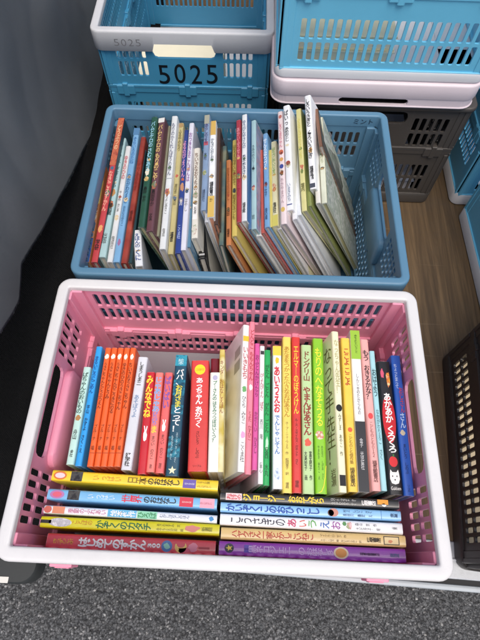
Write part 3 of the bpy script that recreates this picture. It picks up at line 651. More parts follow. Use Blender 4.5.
BOOKS = [
    ((-0.2155, -0.0711, 0.27), (-0.2175, 0.0695, 0.27), 0.0109, 0.1700, 0, '#bfe3d8', 'mint green book with dark lettering, leftmost in the pink crate', 'books standing spine up in the pink crate',
     {'page': '#d8d3b8', 'texts': [('ぱちゃんのおいもの', 0.06, 0.5, '#274a44', -0.36, 0.36), ('舟山', 0.66, 0.76, '#1c1c1e', -0.25, 0.25), ('金社', 0.86, 0.93, '#1c1c1e', -0.2, 0.2)], 'marks': [('splash', 0.5, 0.585, -0.42, 0.42, '#b0814e')]}),
    ((-0.2039, -0.0726, 0.27), (-0.2051, 0.1031, 0.27), 0.0093, 0.1700, 0, '#2f9fe6', 'bright blue slim book between the mint book and the orange books', 'books standing spine up in the pink crate',
     {'texts': [('まるいころにごめん', 0.09, 0.42, '#0f3f86', -0.32, 0.32), ('平山 かずよ さく・え', 0.52, 0.9, '#0c2c55', -0.24, 0.24)]}),
    ((-0.1879, -0.0725, 0.27), (-0.1912, 0.1016, 0.27), 0.0085, 0.1700, 0, '#f0662a', 'slim orange book with black lettering, leftmost of the five orange spines', 'books standing spine up in the pink crate',
     {'page': '#e9c9b0', 'texts': [('うさこちゃんとどうぶつえん', 0.14, 0.54, '#3a1a10', -0.33, 0.33, 0.004), ('ブルーナ', 0.67, 0.8, '#4a2413', -0.24, 0.24, 0), ('福', 0.84, 0.875, '#4a2413', -0.24, 0.24, 0)], 'marks': [('splash', 0.05, 0.115, -0.42, 0.42, '#fdf3dc'), ('rect', 0.895, 0.9, -0.47, 0.47, '#a8421a')]}),
    ((-0.1785, -0.0721, 0.27), (-0.1818, 0.102, 0.27), 0.0085, 0.1700, 0, '#f0662a', 'slim orange book with black lettering, second from the left of the five orange spines', 'books standing spine up in the pink crate',
     {'page': '#e9c9b0', 'texts': [('うさこちゃんとうみ', 0.14, 0.46, '#3a1a10', -0.33, 0.33, 0.004), ('ブルーナ', 0.67, 0.8, '#4a2413', -0.24, 0.24, 0), ('福', 0.84, 0.875, '#4a2413', -0.24, 0.24, 0)], 'marks': [('splash', 0.05, 0.115, -0.42, 0.42, '#fdf3dc'), ('rect', 0.895, 0.9, -0.47, 0.47, '#a8421a')]}),
    ((-0.1694, -0.0718, 0.27), (-0.1723, 0.1024, 0.27), 0.0085, 0.1700, 0, '#f0662a', 'slim orange book with black lettering, middle one of the five orange spines', 'books standing spine up in the pink crate',
     {'page': '#e9c9b0', 'texts': [('うさこちゃんひこうきにのる', 0.14, 0.5800000000000001, '#3a1a10', -0.33, 0.33, 0.004), ('ブルーナ', 0.67, 0.8, '#4a2413', -0.24, 0.24, 0), ('福', 0.84, 0.875, '#4a2413', -0.24, 0.24, 0)], 'marks': [('splash', 0.05, 0.115, -0.42, 0.42, '#fdf3dc'), ('rect', 0.895, 0.9, -0.47, 0.47, '#a8421a')]}),
    ((-0.1604, -0.0714, 0.27), (-0.1628, 0.1028, 0.27), 0.0085, 0.1700, 0, '#f0662a', 'slim orange book with black lettering, second from the right of the five orange spines', 'books standing spine up in the pink crate',
     {'page': '#e9c9b0', 'texts': [('ゆきのひのうさこちゃん', 0.14, 0.55, '#3a1a10', -0.33, 0.33, 0.004), ('ブルーナ', 0.67, 0.8, '#4a2413', -0.24, 0.24, 0), ('福', 0.84, 0.875, '#4a2413', -0.24, 0.24, 0)], 'marks': [('splash', 0.05, 0.115, -0.42, 0.42, '#fdf3dc'), ('rect', 0.895, 0.9, -0.47, 0.47, '#a8421a')]}),
    ((-0.1515, -0.071, 0.27), (-0.1535, 0.1032, 0.27), 0.0085, 0.1700, 0, '#f0662a', 'slim orange book with black lettering, rightmost of the five orange spines', 'books standing spine up in the pink crate',
     {'page': '#e9c9b0', 'texts': [('ちいさなうさこちゃん', 0.14, 0.54, '#3a1a10', -0.33, 0.33, 0.004), ('ブルーナ', 0.67, 0.8, '#4a2413', -0.24, 0.24, 0), ('福', 0.84, 0.875, '#4a2413', -0.24, 0.24, 0)], 'marks': [('splash', 0.05, 0.115, -0.42, 0.42, '#fdf3dc'), ('rect', 0.895, 0.9, -0.47, 0.47, '#a8421a')]}),
    ((-0.1384, -0.075, 0.27), (-0.1367, 0.0889, 0.27), 0.0146, 0.1700, 0, '#d9dadf', 'plain pale grey book right of the five orange ones', 'books standing spine up in the pink crate',
     {'texts': [('しまうしまニ', 0.05, 0.27, '#1c1c1e', -0.22, 0.22), ('あそぼうよ', 0.36, 0.56, '#4d78a8', -0.24, 0.24, 0), ('好学社', 0.86, 0.97, '#1c1c1e', -0.25, 0.25, 0.02)]}),
    ((-0.1166, -0.0793, 0.27), (-0.1221, 0.0657, 0.27), 0.0121, 0.1700, 0, '#c8202c', 'crimson book with chunky yellow lettering and a white rabbit', 'books standing spine up in the pink crate',
     {'texts': [('みんなでね', 0.04, 0.47, '#ffd83a', -0.42, 0.42, 0.03)], 'marks': [('rabbit', 0.55, 0.7, -0.3, 0.3, '#f4f2ee')]}),
    ((-0.1055, -0.0762, 0.27), (-0.1093, 0.0655, 0.27), 0.0117, 0.1700, 0, '#ee8076', 'salmon book with pale blue lettering, left of the pink lettered salmon one', 'books standing spine up in the pink crate',
     {'texts': [('じゃあじゃあ', 0.05, 0.42, '#7fb4e6', -0.42, 0.42, 0.02), ('びりびり', 0.42, 0.55, '#8a86cf', -0.36, 0.36, 0.02), ('ま', 0.56, 0.63, '#ffd94a', -0.3, 0.3, 0.02), ('まつい のりこ', 0.66, 0.88, '#54302c', -0.2, 0.2, 0), ('偕成社', 0.93, 0.97, '#54302c', -0.3, 0.3, 0)]}),
    ((-0.0929, -0.077, 0.27), (-0.0953, 0.0661, 0.27), 0.0117, 0.1700, 0, '#ea6a66', 'salmon red book with mauve lettering and a small white rabbit', 'books standing spine up in the pink crate',
     {'texts': [('ばいばい', 0.04, 0.38, '#8a5aa6', -0.4, 0.4, 0.03), ('まつい のりこ', 0.64, 0.86, '#54302c', -0.2, 0.2, 0), ('偕成社', 0.91, 0.96, '#54302c', -0.3, 0.3, 0)], 'marks': [('rabbit', 0.49, 0.61, -0.3, 0.3, '#f4f2ee')]}),
    ((-0.076, -0.0802, 0.27), (-0.0791, 0.0947, 0.27), 0.0179, 0.1700, 0, '#1d4d62', 'dark teal night sky book with white and yellow lettering', 'books standing spine up in the pink crate',
     {'texts': [('パパ、', 0.13, 0.27, '#f4f2ee', -0.3, 0.3, 0.02), ('お月さま', 0.27, 0.46, '#e8d84a', -0.3, 0.3, 0.02), ('とって！', 0.46, 0.66, '#f4f2ee', -0.3, 0.3, 0.02), ('エリック・カール さく', 0.67, 0.9, '#cfe6ea', 0.08, 0.24, 0), ('もりひさし やく', 0.69, 0.88, '#cfe6ea', -0.26, -0.1, 0), ('絵本', 0.035, 0.09, '#d8eef0', -0.3, 0.3, 0)], 'marks': [('rect', 0, 0.1, -0.5, 0.5, ['#2b86a4', '#3aa0b4', '#226c8a']), ('rect', 0.22, 0.36, -0.5, 0.5, ['#12303f', '#1d5a70', '#2f8fa6']), ('rect', 0.44, 0.52, -0.5, 0.5, ['#2b7f98', '#174558']), ('rect', 0.7, 0.86, -0.5, 0.5, ['#0f2c38', '#236a80', '#37a0b4']), ('star', 0.925, 0.99, -0.34, 0.34, '#efe9c0')]}),
    ((-0.0425, -0.0729, 0.27), (-0.0505, 0.0871, 0.27), 0.0261, 0.1700, 0, '#d9433d', 'thick red board book with white lettering and a yellow oval label', 'books standing spine up in the pink crate',
     {'page': '#e9b83c', 'texts': [('あっちゃん', 0.17, 0.42, '#f4f2ee', -0.2, 0.2, 0.03), ('あがつく', 0.44, 0.63, '#f4f2ee', -0.2, 0.2, 0.03), ('さいとう しのぶ', 0.66, 0.89, '#3a1410', -0.12, 0.08, 0), ('>リーブル', 0.945, 0.965, '#5a1c18', -0.22, 0.22, 0), ('>ことばあそび', 0.078, 0.102, '#c8502c', -0.24, 0.24, 0)], 'marks': [('ellipse', 0.04, 0.14, -0.32, 0.32, '#f8dc2c')]}),
    ((-0.0206, -0.0727, 0.27), (-0.0268, 0.0691, 0.27), 0.0155, 0.1700, 0, '#f1efe4', 'short white book with green lettering right of the thick red one', 'books standing spine up in the pink crate',
     {'page': '#e8e2c8', 'texts': [('プーさんの', 0.09, 0.3, '#2f7a5a', -0.2, 0.2, 0.015), ('はちみつつぼはいくつ？', 0.31, 0.72, '#2f7a5a', -0.2, 0.2, 0.015)], 'marks': [('ellipse', 0.03, 0.085, -0.25, 0.25, '#b9b4cf')]}),
    ((-0.0231, -0.0244, 0.245), (-0.0302, 0.1012, 0.245), 0.0134, 0.1450, 0, '#7d1424', 'dark maroon book just showing behind the short white one', 'books standing spine up in the pink crate',
     {}),
    ((-0.0109, -0.0722, 0.27), (-0.0187, 0.1063, 0.27), 0.0080, 0.1700, 0, '#efe2a4', 'slim cream yellow book against the leaning white book', 'books standing spine up in the pink crate',
     {'cover_pic': ['#e9d58a', '#c9b24a', '#efe6b8', '#a8a348'], 'texts': [('キンダーおはなしえほん', 0.1, 0.55, '#8d3a2a', -0.34, 0.34, 0)]}),
    ((0.0173, -0.0711, 0.27), (0.0165, 0.149, 0.27), 0.0101, 0.1746, -15, '#f4f4ef', 'white book leaning right with its plain back cover showing', 'books standing spine up in the pink crate',
     {'page': '#e4e0cf', 'side_marks': [('rect', 0.13, 0.2, 0.07, 0.26, '#b9b8b2', -1), ('rect', 0.23, 0.31, 0.07, 0.26, '#aeada8', -1)], 'texts': [('いいきもち', 0.17, 0.4, '#b8434c', -0.36, 0.36, 0.01), ('ひぐち みちこ', 0.52, 0.7, '#37373a', -0.3, 0.3, 0), ('こぐま社', 0.82, 0.94, '#37373a', -0.3, 0.3, 0)], 'marks': [('rect', 0.085, 0.125, -0.47, 0.47, '#eec23c'), ('splash', 0.44, 0.5, -0.42, 0.42, '#6fae6c'), ('splash', 0.745, 0.8, -0.42, 0.42, '#e4a6cf')]}),
    ((0.0267, -0.0739, 0.27), (0.0257, 0.1549, 0.27), 0.0085, 0.1724, -11, '#f08a9a', 'tall rose pink slim book right of the leaning white one', 'books standing spine up in the pink crate',
     {'texts': [('どんどこ', 0.06, 0.2, '#a8323e', -0.36, 0.36, 0.01), ('ももんちゃん', 0.22, 0.42, '#a8323e', -0.36, 0.36, 0.01), ('とよた かずひこ', 0.62, 0.8, '#8a3a46', -0.3, 0.3, 0)], 'marks': [('splash', 0.44, 0.49, -0.36, 0.36, '#f4f2ee')]}),
    ((0.0351, -0.0677, 0.27), (0.0344, 0.1185, 0.27), 0.0073, 0.1720, -10, '#d9589c', 'magenta slim book between the rose pink and the white slim books', 'books standing spine up in the pink crate',
     {'texts': [('おふとんかけたら', 0.1, 0.45, '#7a1f55', -0.36, 0.36, 0.01), ('かがくい ひろし', 0.55, 0.9, '#6a1b4c', -0.28, 0.28, 0)]}),
    ((0.0435, -0.0854, 0.27), (0.0419, 0.1147, 0.27), 0.0072, 0.1712, -8, '#f2f0ee', 'white slim book with small grey lettering left of the green one', 'books standing spine up in the pink crate',
     {'texts': [('ぴょんぴょん ぽき', 0.22, 0.5, '#b04a5a', -0.34, 0.34, 0.01), ('西川 隆', 0.55, 0.72, '#444', -0.28, 0.28, 0), ('童心', 0.86, 0.93, '#555', -0.28, 0.28, 0)], 'marks': [('rect', 0.04, 0.07, -0.4, 0.4, '#3b3b3b')]}),
    ((0.0511, -0.087, 0.27), (0.0499, 0.1084, 0.27), 0.0088, 0.1703, -5, '#25a857', 'emerald green slim book with dark green lettering', 'books standing spine up in the pink crate',
     {'texts': [('がたん ごとん', 0.12, 0.38, '#0c5a2c', -0.34, 0.34, 0.012), ('がたん ごとん', 0.42, 0.64, '#0c5a2c', -0.34, 0.34, 0.012), ('安西 水丸', 0.74, 0.94, '#0c4a28', -0.3, 0.3, 0)], 'marks': [('splash', 0.66, 0.78, -0.3, 0.3, '#bfe6c4')]}),
    ((0.066, -0.0908, 0.27), (0.0639, 0.1156, 0.27), 0.0133, 0.1700, 0, '#eef1f1', 'white rounded book with a yellow cap, red and blue lettering', 'books standing spine up in the pink crate',
     {'texts': [('あいうえお', 0.16, 0.5, '#d42c3a', -0.33, 0.33, 0.03), ('でんしゃ', 0.52, 0.66, '#2a6fb4', -0.26, 0.26, 0.015), ('じてん', 0.67, 0.78, '#2a6fb4', -0.26, 0.26, 0.015)], 'marks': [('rect', 0, 0.075, -0.5, 0.5, '#f1d24a'), ('splash', 0.085, 0.145, -0.3, 0.3, '#e8c42c'), ('splash', 0.86, 0.96, -0.36, 0.36, ['#8fb4d8', '#dfe8f0', '#4a78b0'])]}),
    ((0.079, -0.0953, 0.27), (0.0786, 0.1313, 0.27), 0.0128, 0.1700, 0, '#f2d966', 'yellow book with ochre lettering left of the red one', 'books standing spine up in the pink crate',
     {'texts': [('あたまをつかった小さなおばあさん', 0.07, 0.55, '#b8862a', -0.34, 0.34, 0.012), ('ホープ・ニューウェル 作', 0.58, 0.78, '#6a5a2c', -0.16, 0.16, 0), ('松岡享子 訳', 0.8, 0.9, '#6a5a2c', -0.18, 0.18, 0), ('福音館', 0.94, 0.975, '#6a5a2c', -0.2, 0.2, 0)]}),
    ((0.0919, -0.0947, 0.27), (0.0926, 0.1319, 0.27), 0.0125, 0.1700, 0, '#d83c34', 'red book with yellow lettering between the yellow and pale green books', 'books standing spine up in the pink crate',
     {'texts': [('エルマーのぼうけん', 0.07, 0.53, '#f4d23c', -0.3, 0.3, 0.015), ('ルース・スタイルス・ガネット さく', 0.56, 0.84, '#4a1612', -0.16, 0.16, 0), ('福音館', 0.93, 0.97, '#4a1612', -0.2, 0.2, 0)]}),
    ((0.1072, -0.0953, 0.27), (0.1082, 0.1192, 0.27), 0.0155, 0.1700, 0, '#bcd99a', 'pale green book with brown lettering and a red spot', 'books standing spine up in the pink crate',
     {'texts': [('ドングリ山', 0.05, 0.27, '#8a4a34', -0.32, 0.32, 0.02), ('やまんばあさん', 0.31, 0.64, '#96342c', -0.36, 0.36, 0.025), ('富安陽子 作', 0.74, 0.92, '#1c1c1e', 0.1, 0.34, 0.01), ('大島妙子 画', 0.74, 0.92, '#1c1c1e', -0.32, -0.08, 0.01)], 'marks': [('splash', 0.655, 0.72, -0.36, 0.36, '#e2604a')]}),
    ((0.1258, -0.0934, 0.26), (0.1277, 0.1354, 0.26), 0.0161, 0.1600, 0, '#8ccb2c', 'lime green book with yellow lettering, ribbon marker at its foot', 'books standing spine up in the pink crate',
     {'texts': [('もりのへなそうる', 0.07, 0.6, '#f2ea3c', -0.34, 0.34, 0.012), ('わたなべ しげお さく', 0.72, 0.92, '#2f5a14', 0.08, 0.24, 0), ('やまわき ゆりこ え', 0.72, 0.92, '#2f5a14', -0.24, -0.08, 0)], 'marks': [('splash', 0.62, 0.69, -0.44, 0.44, ['#f0e4d0', '#c87a5a', '#f4efe2']), ('ribbon', 0.84, 0.995, -0.2, 0.5, '#e8e23a', 2)]}),
    ((0.1503, -0.0934, 0.285), (0.1503, 0.1367, 0.285), 0.0107, 0.1865, -9, '#f4f0c8', 'tall cream book with brush lettering written on its front cover', 'books standing spine up in the pink crate',
     {'page': '#f4eecb', 'cover_text': [('なって手', 0.08, 0.52, 0.006, 0.04, '#7a6a4a'), ('先生！', 0.54, 0.83, 0.006, 0.038, '#7a6a4a'), ('岩瀬', 0.86, 0.96, 0.008, 0.03, '#8a7a5a')], 'texts': [('なっちゃん先生！', 0.06, 0.42, '#a8a06a', -0.3, 0.3, 0), ('みずしま あやこ 作', 0.55, 0.8, '#4a4a40', -0.2, 0.2, 0)], 'marks': [('ellipse', 0.49, 0.535, -0.42, 0.42, '#1c1c1e'), ('rect', 0.905, 0.965, -0.4, 0.4, '#1c1c1e')]}),
    ((0.1665, -0.0903, 0.27), (0.1682, 0.1335, 0.27), 0.0131, 0.1700, 0, '#f6cf52', 'golden yellow book with brick red lettering', 'books standing spine up in the pink crate',
     {'page': '#f0dc9a', 'texts': [('ここよ', 0.08, 0.2, '#b8442c', -0.26, 0.3, 0.02), ('ここよ', 0.22, 0.34, '#b8442c', -0.26, 0.3, 0.02), ('こどものとも傑作集', 0.66, 0.84, '#8a6a1c', -0.2, 0.2, 0), ('福音館書店', 0.86, 0.97, '#4a3a10', -0.26, 0.26, 0.01)], 'marks': [('ellipse', 0.615, 0.645, -0.26, 0.26, '#e2603c')]}),
    ((0.1809, -0.0897, 0.27), (0.1834, 0.1469, 0.27), 0.0150, 0.1700, 0, '#f0f0ec', 'white book with a green head and a black foot', 'books standing spine up in the pink crate',
     {'page': '#e8e2d4', 'texts': [('本をよむということ', 0.03, 0.16, '#3a5a20', -0.1, 0.2, 0), ('しんじゅのたからもの', 0.3, 0.56, '#55555a', -0.14, 0.14, 0), ('金子 光児童社', 0.7, 0.88, '#d8d8d8', -0.16, 0.16, 0)], 'marks': [('rect', 0, 0.2, -0.5, 0.5, '#9cc840'), ('rect', 0.6, 1, -0.5, 0.5, '#2e2f33')]}),
    ((0.1977, -0.0878, 0.27), (0.1972, 0.1322, 0.27), 0.0120, 0.1700, 0, '#f2b0aa', 'blush pink book with black lettering right of the black footed one', 'books standing spine up in the pink crate',
     {'texts': [('もう', 0.08, 0.16, '#1c1c1e', -0.34, 0.34, 0.015), ('おきるかな？', 0.19, 0.43, '#1c1c1e', -0.36, 0.36, 0.015), ('こどものとも０１２', 0.58, 0.8, '#8a5450', -0.2, 0.2, 0), ('福音館書店', 0.82, 0.95, '#5a2e2c', -0.26, 0.26, 0.01)], 'marks': [('ellipse', 0.52, 0.56, -0.3, 0.3, '#e2484a')]}),
    ((0.208, -0.0873, 0.27), (0.2075, 0.1137, 0.27), 0.0079, 0.1700, 0, '#a8dbe2', 'pale aqua slim book with widely spaced lettering', 'books standing spine up in the pink crate',
     {'texts': [('おはよう', 0.1, 0.4, '#2a4a54', -0.36, 0.36, 0.012), ('なかがわりえこ さく', 0.45, 0.8, '#2a5a64', -0.26, 0.26, 0)]}),
    ((0.2234, -0.0917, 0.27), (0.2233, 0.0973, 0.27), 0.0192, 0.1700, 0, '#141416', 'black book with a red blot, an apple and a white cat face', 'books standing spine up in the pink crate',
     {'texts': [('あかあか', 0.26, 0.49, '#f4f2ee', -0.26, 0.3, 0.03), ('くろくろ', 0.51, 0.71, '#f4f2ee', -0.26, 0.3, 0.03), ('>Gakken', 0.945, 0.968, '#f4f2ee', -0.34, 0.34, 0)], 'marks': [('splash', 0.05, 0.15, -0.36, -0.05, '#d85a78'), ('splash', 0.07, 0.22, 0.05, 0.4, ['#e8c03c', '#d8602c', '#f0e0a0']), ('ellipse', 0.28, 0.64, -0.5, 0.5, '#c81c28'), ('ellipse', 0.735, 0.81, -0.32, 0.32, '#d8262e'), ('rect', 0.72, 0.74, 0.0, 0.1, '#3f7a34', 1), ('cat', 0.825, 0.93, -0.36, 0.36, '#f4f2ee'), ('ellipse', 0.868, 0.88, -0.2, -0.12, '#1c1c1e', 1), ('ellipse', 0.868, 0.88, 0.12, 0.2, '#1c1c1e', 1), ('ellipse', 0.893, 0.904, -0.05, 0.05, '#1c1c1e', 1)]}),
    ((0.2405, -0.0922, 0.27), (0.2424, 0.1078, 0.27), 0.0141, 0.1700, 0, '#2f62c0', 'royal blue book at the right end beside the pink grip', 'books standing spine up in the pink crate',
     {'texts': [('ちょっとまって', 0.07, 0.26, '#c9dcf4', -0.34, -0.02, 0.01), ('おじさん', 0.25, 0.44, '#c8485a', -0.05, 0.36, 0.02), ('さん', 0.44, 0.55, '#c9dcf4', -0.2, 0.3, 0.02), ('まいとう しのぶ', 0.66, 0.86, '#10204a', -0.18, 0.16, 0), ('リーブル', 0.93, 0.975, '#10204a', -0.2, 0.2, 0)], 'marks': [('splash', 0.56, 0.61, -0.36, 0.24, '#d8c8a8')]}),
    ((-0.0133, -0.0894, 0.265), (-0.2381, -0.0847, 0.265), 0.0141, 0.1650, 0, '#f4cf2e', 'bright yellow book with black lettering, rearmost in the left front row', 'books lying spine up along the front of the pink crate',
     {'page': '#8f8a52', 'texts': [('日本', 0.46, 0.58, '#8a6f1e', -0.34, 0.34, 0.01), ('のおはなし', 0.58, 0.77, '#1c1c1e', -0.3, 0.3, 0.02), ('いっぱい', 0.25, 0.42, '#c8862c', -0.2, 0.2, 0), ('おやすみまえの本', 0.8, 0.86, '#e9e4f2', -0.3, 0.3, 0), ('みんなでよんだ物語', 0.875, 0.95, '#6a5a20', 0.08, 0.3, 0), ('たのしいなつかしい', 0.875, 0.96, '#6a5a20', -0.28, -0.06, 0)], 'marks': [('ellipse', 0.01, 0.09, -0.42, 0.42, '#d87a3c'), ('ellipse', 0.02, 0.08, -0.26, 0.26, '#e4cfd4', 1), ('rect', 0.115, 0.185, -0.46, 0.46, ['#202024', '#4a4a48', '#1a1a1e']), ('rect', 0.79, 0.868, -0.42, 0.42, '#6a58a8')]}),
    ((-0.0132, -0.1123, 0.265), (-0.2389, -0.1089, 0.265), 0.0136, 0.1650, 0, '#7ab8e4', 'light blue book with red and black lettering, second in the left front row', 'books lying spine up along the front of the pink crate',
     {'page': '#565a62', 'texts': [('世界', 0.44, 0.56, '#d8384e', -0.36, 0.36, 0.02), ('のおはなし', 0.57, 0.76, '#1c1c1e', -0.3, 0.3, 0.02), ('いっぱい', 0.24, 0.4, '#e4f0f8', -0.2, 0.2, 0), ('おやすみまえの本', 0.795, 0.85, '#f4dada', -0.3, 0.3, 0), ('たのしいなつかしい', 0.9, 0.97, '#a84a58', -0.3, 0.28, 0)], 'marks': [('ellipse', 0.015, 0.1, -0.42, 0.42, '#b47ab0'), ('ellipse', 0.03, 0.085, -0.26, 0.26, '#d8627a', 1), ('rect', 0.12, 0.19, -0.46, 0.46, ['#2a2a2e', '#4a4a48', '#1f1f24']), ('rect', 0.78, 0.86, -0.46, 0.46, '#d0324a'), ('rect', 0.9, 0.985, -0.46, 0.46, '#e9a6b8')]}),
    ((-0.012, -0.131, 0.265), (-0.2393, -0.1279, 0.265), 0.0100, 0.1650, 0, '#e6ebf2', 'slim white book with a pale blue patch, third in the left front row', 'books lying spine up along the front of the pink crate',
     {'texts': [('季節のふれあい', 0.14, 0.36, '#c87a9a', -0.3, 0.3, 0.01), ('絵本傑作', 0.385, 0.53, '#f2f6fa', -0.38, 0.38, 0.02), ('ひろば', 0.545, 0.65, '#3a8a5a', -0.36, 0.36, 0.012), ('むかしばなしのほん', 0.67, 0.84, '#5a6a8a', -0.22, 0.22, 0)], 'marks': [('rect', 0.05, 0.12, -0.46, 0.46, '#d88a6a'), ('ellipse', 0.0, 0.045, -0.46, 0.46, '#c8685a'), ('rect', 0.37, 0.535, -0.48, 0.48, '#62b4dc'), ('rect', 0.54, 0.655, -0.48, 0.48, '#8fd4b0'), ('splash', 0.95, 0.985, -0.36, 0.36, '#3a8ac4')]}),
    ((-0.008, -0.1436, 0.265), (-0.2405, -0.1431, 0.265), 0.0136, 0.1650, 0, '#dcd413', 'lime yellow book with green lettering and a torn silver label', 'books lying spine up along the front of the pink crate',
     {'page': '#1f3026', 'texts': [('かぞくのカタチ', 0.31, 0.62, '#1f6a3c', -0.36, 0.36, 0.02), ('ことばの', 0.18, 0.29, '#c8782c', -0.1, 0.3, 0), ('あさのますみ 文', 0.65, 0.78, '#5a561c', 0.06, 0.3, 0), ('みやもとただお 絵', 0.65, 0.8, '#5a561c', -0.3, -0.06, 0), ('新書館', 0.9, 0.96, '#5a561c', -0.2, 0.2, 0)], 'marks': [('ellipse', 0.045, 0.175, -0.4, 0.42, ['#e4e4e8', '#b9b9c0', '#f2f2f4']), ('rect', 0.0, 0.06, -0.12, 0.2, '#2a2a2c'), ('splash', 0.8, 0.9, -0.36, 0.36, '#d8847a')]}),
    ((-0.0118, -0.1653, 0.265), (-0.2278, -0.165, 0.265), 0.0178, 0.1650, 0, '#d84450', 'thick red book with white lettering against the front rim', 'books lying spine up along the front of the pink crate',
     {'page': '#a8242c', 'texts': [('はじめてのずかん', 0.19, 0.59, '#f4f2ee', -0.34, 0.34, 0.04), ('300', 0.6, 0.675, '#f4f2ee', -0.36, 0.36, 0.04), ('きっずジャポ', 0.04, 0.16, '#e8b44a', -0.3, 0.3, 0.01)], 'marks': [('ellipse', 0.68, 0.745, -0.4, 0.4, '#4a78b0'), ('splash', 0.69, 0.735, -0.25, 0.25, '#8fd0b8', 1), ('moon', 0.76, 0.83, -0.42, 0.42, '#eec86a'), ('splash', 0.83, 0.9, -0.36, 0.36, '#e2889a'), ('splash', 0.77, 0.86, -0.5, 0.0, '#d85a70'), ('rect', 0.9, 0.965, -0.1, 0.05, '#a8283a')]}),
    ((0.2269, -0.1029, 0.265), (-0.0092, -0.1022, 0.265), 0.0116, 0.1650, 0, '#2f3030', 'dark grey book with yellow lettering, rearmost of the right front row', 'books lying spine up along the front of the pink crate',
     {'texts': [('おばけの', 0.035, 0.115, '#c8384a', -0.3, 0.3, 0.02), ('ジョージー', 0.125, 0.36, '#f0d03c', -0.38, 0.38, 0.03), ('おおてがら', 0.38, 0.58, '#f0d03c', -0.38, 0.38, 0.03), ('ロバート・ブライト さく', 0.62, 0.76, '#d8d8d4', 0.06, 0.34, 0), ('なかがわちひろ やく', 0.62, 0.76, '#d8d8d4', -0.34, -0.06, 0), ('徳間書店', 0.79, 0.87, '#f4f2ee', -0.28, 0.28, 0.02)], 'marks': [('rect', 0.03, 0.12, -0.4, 0.4, '#f0d4d4'), ('rect', 0.88, 0.94, -0.1, 0.45, '#e89a2c'), ('splash', 0.9, 0.93, -0.4, 0.1, '#f4f2ee')]}),
    ((0.228, -0.1169, 0.265), (-0.0084, -0.1154, 0.265), 0.0123, 0.1650, 0, '#8fc4ee', 'sky blue book with bold dark blue lettering in the right front row', 'books lying spine up along the front of the pink crate',
     {'texts': [('かいぞくこのおひっこし', 0.03, 0.55, '#1d4fa4', -0.38, 0.38, 0.03), ('村上 しいこ さく', 0.68, 0.84, '#24406a', 0.06, 0.32, 0), ('長谷川 義史 え', 0.68, 0.84, '#24406a', -0.32, -0.06, 0), ('金の星', 0.94, 0.98, '#24406a', -0.3, 0.3, 0.01)], 'marks': [('ellipse', 0.6, 0.655, -0.44, 0.44, '#c88a7a'), ('ellipse', 0.595, 0.63, -0.4, 0.3, '#5a3a34'), ('rect', 0.89, 0.893, -0.47, 0.47, '#4a80b8')]}),
    ((0.2285, -0.1325, 0.265), (-0.0081, -0.1304, 0.265), 0.0138, 0.1650, 0, '#eef0f4', 'white book with spaced multicoloured lettering in the right front row', 'books lying spine up along the front of the pink crate',
     {'texts': [('こうさぎの', 0.06, 0.36, '#3a3a48', -0.3, 0.3, 0.01), ('あ', 0.37, 0.42, '#c8406a', -0.34, 0.34, 0.02), ('い', 0.435, 0.475, '#d85a4a', -0.3, 0.3, 0.01), ('う', 0.485, 0.53, '#5aa84a', -0.34, 0.34, 0.01), ('え', 0.55, 0.6, '#3a6ab4', -0.34, 0.34, 0.01), ('お', 0.61, 0.66, '#9a4a9a', -0.34, 0.34, 0.01), ('森山 京 作', 0.74, 0.86, '#5a5a60', 0.06, 0.28, 0), ('大社玲子 絵', 0.74, 0.88, '#5a5a60', -0.3, -0.08, 0), ('小峰書店', 0.94, 0.97, '#5a5a60', -0.3, 0.3, 0)], 'marks': [('splash', 0.69, 0.73, -0.46, 0.46, ['#6ab06a', '#d89a9a', '#e8e8e8']), ('splash', 0.67, 0.695, -0.1, 0.44, '#4a8a4a')]}),
    ((0.2309, -0.1471, 0.265), (-0.0059, -0.147, 0.265), 0.0141, 0.1650, 0, '#eccb84', 'tan book with red lettering in the right front row', 'books lying spine up along the front of the pink crate',
     {'texts': [('ハヤクさん一家とかしこいねこ', 0.06, 0.5, '#c23a2c', -0.32, 0.32, 0.015), ('マイケル・ローゼン 作', 0.54, 0.68, '#7a5a2c', 0.06, 0.3, 0), ('トニー・ロス 絵 ないとうふみこ 訳', 0.54, 0.76, '#7a5a2c', -0.3, -0.1, 0), ('徳間書店', 0.79, 0.865, '#3a2a14', -0.22, 0.22, 0.02)], 'marks': [('rect', 0.88, 0.965, -0.38, 0.38, '#4a3a24'), ('rect', 0.885, 0.96, -0.3, 0.3, '#f0d8a0', 1), ('splash', 0.9, 0.93, -0.25, 0.1, '#d8885a', 2)]}),
    ((0.229, -0.1639, 0.265), (-0.0074, -0.164, 0.265), 0.0160, 0.1650, 0, '#a040b8', 'thick purple book with a round moon emblem against the front rim', 'books lying spine up along the front of the pink crate',
     {'page': '#b03848', 'texts': [('黒ネコジェニーの', 0.16, 0.46, '#e4c0f0', -0.3, 0.3, 0.01), ('おはなし３', 0.47, 0.61, '#e4c0f0', -0.3, 0.3, 0.01), ('福音館書店', 0.755, 0.86, '#3a1048', -0.1, 0.1, 0.015), ('岩波', 0.915, 0.965, '#2f6a8a', -0.14, 0.14, 0.01)], 'marks': [('ellipse', 0.03, 0.08, -0.36, 0.36, '#2a2440'), ('star', 0.035, 0.075, -0.24, 0.24, '#f0d84a', 1), ('ellipse', 0.615, 0.695, -0.46, 0.46, '#f0dcb8'), ('ellipse', 0.625, 0.685, -0.35, 0.35, '#e89a3c', 1), ('rect', 0.03, 0.6, -0.03, 0.0, '#e0a8ea'), ('rect', 0.7, 0.97, -0.03, 0.0, '#d89ae4'), ('rect', 0.135, 0.175, -0.3, 0.3, '#5a3ab0')]}),  # thin pale bands along the spine paint the sheen of its plastic film
